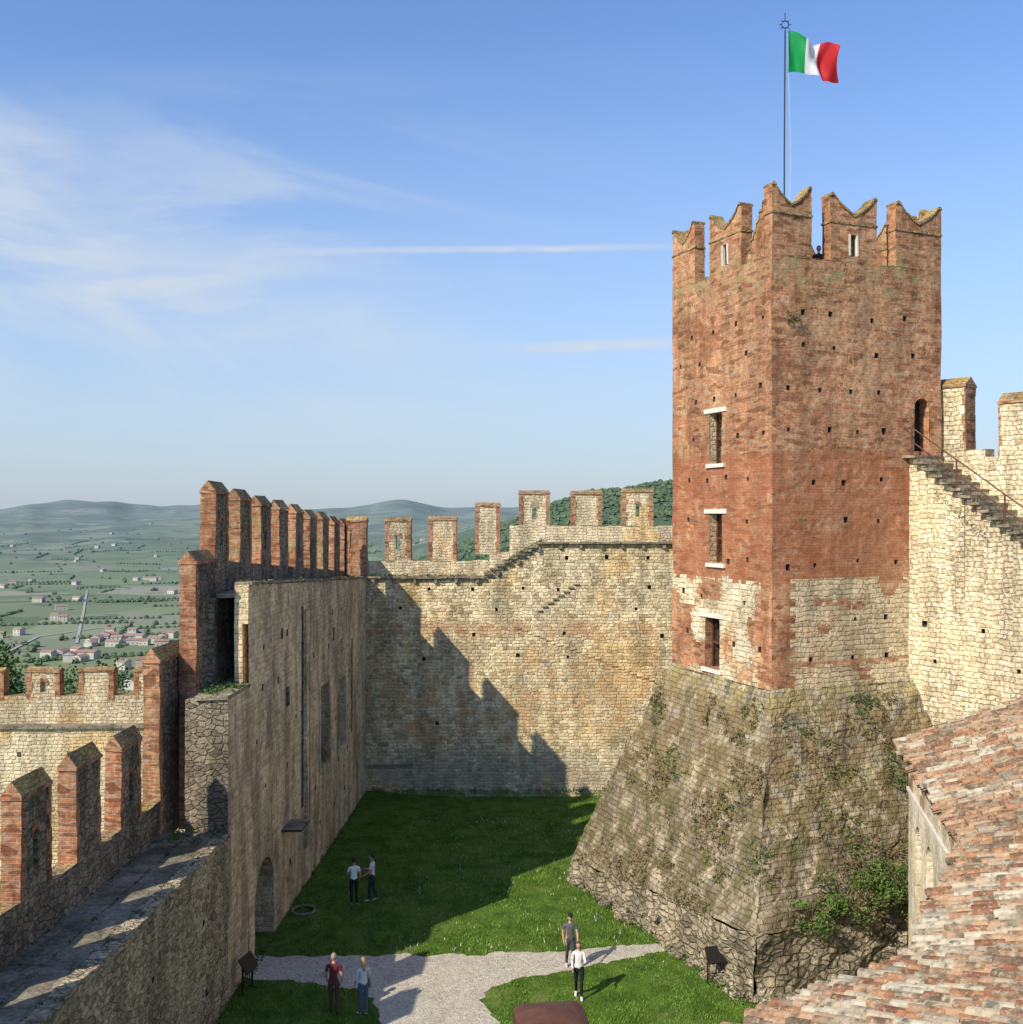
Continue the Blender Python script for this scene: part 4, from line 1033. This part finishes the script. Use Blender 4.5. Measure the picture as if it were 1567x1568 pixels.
    for sd,wr,dv,pc in hands:
        side=dv.cross(Vector((sd,0,0))).normalized()
        if side.y<0: side=-side
        inw=Vector((-sd,0,0))
        for k,(o_,ln) in enumerate(((-.027,.055),(-.009,.068),(.009,.074),(.027,.066))):
            b0=pc-dv*.005+side*o_; i0=len(fv); roots.add(i0); fv.append(tuple(b0)); q=b0; dr_=dv.copy()
            fr_.append((.009,.009))
            for s_ in range(3):
                dr_=(dr_+inw*.28).normalized(); q=q+dr_*ln*(.45,.32,.23)[s_]; fv.append(tuple(q)); fe.append((len(fv)-2,len(fv)-1)); fr_.append(((.0085,.008,.0065)[s_],)*2)
        b0=wr+dv*.035+side*.025; i0=len(fv); roots.add(i0); fv.append(tuple(b0)); fr_.append((.011,.011)); q=b0; dr_=(dv*.6+side*.8).normalized()
        for s_ in range(2):
            q=q+dr_*.032; dr_=(dr_+dv*.5+inw*.2).normalized(); fv.append(tuple(q)); fe.append((len(fv)-2,len(fv)-1)); fr_.append(((.0095,.008)[s_],)*2)
    fm2=skinobj(fv,fe,fr_,roots,1); fm2.materials.clear(); fm2.materials.append(sk); fo_=bpy.data.objects.new('fingers',fm2); C.collection.objects.link(fo_)
    bm=bmesh.new()
    def hf(q):
        if q.z<-.2: q=Vector((q.x*(1+.35*(q.z+.2)),q.y*(1+.12*(q.z+.2)),q.z))
        if q.y<0: q=Vector((q.x,q.y*1.08,q.z))
        return q
    ell(bm,(0,.02,1.655),(.076,.095,.118),3,hf)
    ell(bm,(0,.117,1.642),(.012,.018,.022),2)
    for sd in(-1,1): ell(bm,(sd*.078,.012,1.648),(.01,.02,.032),2)
    n1=len(bm.faces)
    for sd in(-1,1): ell(bm,(sd*.03,.104,1.665),(.012,.008,.008),2)
    n2=len(bm.faces); ell(bm,(0,.108,1.606),(.022,.008,.006),2); n3=len(bm.faces)
    def hairf(q):
        if q.y>.35 and q.z<.45: return Vector((q.x*.9,.30,q.z))
        if not long_hair and q.z<-.45: return Vector((q.x*.85,q.y*.85,-.45))
        return q
    ell(bm,(0,.008,1.672),(.084,.103,.112),3,hairf)
    if long_hair:
        ell(bm,(0,-.065,1.56),(.075,.045,.16),3)
        ell(bm,(0,-.085,1.47),(.06,.03,.12),2)
    n4=len(bm.faces)
    if cap:
        ell(bm,(0,.01,1.71),(.09,.108,.085),3,lambda q: Vector((q.x,q.y,max(q.z,-.05)))); ell(bm,(0,.125,1.71),(.06,.07,.012),2)
    bm.faces.ensure_lookup_table()
    ms=[sk,pm('eye_dark',(.03,.02,.02),.3),pm('lips',(.4,.15,.12),.5),pm('hair_%s'%str(hairc),hairc,.6),pm('cap_%s'%str(cap),cap or (.1,.1,.1))]
    for i,f in enumerate(bm.faces):
        f.smooth=True; f.material_index=0 if i<n1 else 1 if i<n2 else 2 if i<n3 else 3 if i<n4 else 4
    hm=bpy.data.meshes.new('head'); bm.to_mesh(hm); bm.free()
    for q in ms: hm.materials.append(q)
    ho=bpy.data.objects.new('head',hm); C.collection.objects.link(ho)
    em=bpy.data.objects.new(name,None); C.collection.objects.link(em)
    for o_ in(body,fo_,ho): o_.parent=em; 
    if bag:
        B=Bd(); F=Fr((0,0),(0,1),(1,0)); 
        B.j=.008; M.setdefault('bag',pm('bag_leather',bag)); box(B,F,-.14,.14,-.30,-.2,.82,1.06,'bag'); B.j=0
        tube(B,[(.25,-.12,1.05),(.12,-.1,1.35),(0,-.02,1.47),(-.1,.08,1.35),(.2,.12,1.05)],.012,'bag',5)
        bo=B.obj('shoulder_bag'); bo.parent=em
    sc=h/1.775; em.scale=(sc,sc,sc); em.location=(x,y,z0-minz*sc+.004); em.rotation_euler=(0,0,face)
    return em
fa=math.pi
person('man_in_white_shirt',-5.93,38.55,.3,1.76,(.76,.78,.80),(.02,.022,.03),(.03,.02,.015),(.6,.6,.6),walk=.25,arms=(.6,.2))
person('man_in_grey_shirt',-5.30,38.95,1.5,1.78,(.64,.66,.68),(.03,.035,.05),(.03,.02,.015),(.6,.6,.6),walk=.45,arms=(.3,.9))
person('man_in_red_shirt',-5.24,30.2,.1,1.78,(.14,.03,.035),(.09,.055,.045),(.35,.25,.2),(.03,.03,.03),walk=.25,sleeve=.55)
person('blonde_woman',-4.36,30.1,.5,1.70,(.55,.60,.66),(.07,.11,.19),(.42,.28,.12),(.65,.62,.6),walk=.2,sleeve=1.0,long_hair=True,arms=(.2,.9),bag=(.45,.38,.3),female=True)
person('man_with_cap',1.90,33.2,fa+.1,1.78,(.11,.11,.12),(.06,.06,.07),(.03,.02,.015),(.55,.5,.5),walk=.5,cap=(.02,.02,.02))
person('woman_in_white_top',2.05,31.2,fa-.1,1.72,(.68,.66,.62),(.015,.015,.018),(.10,.06,.03),(.65,.65,.65),walk=.6,sleeve=.95,long_hair=True,female=True,arms=(.7,.5))
person('visitor_on_tower',10.95,36.5,fa,1.74,(.03,.03,.04),(.03,.03,.04),(.04,.03,.02),(.1,.1,.1),z0=22.55); person('visitor_on_tower',11.36,36.85,fa+.4,1.84,(.12,.08,.06),(.03,.03,.04),(.05,.03,.02),(.1,.1,.1),z0=22.55)
print('objects',len(bpy.data.objects))
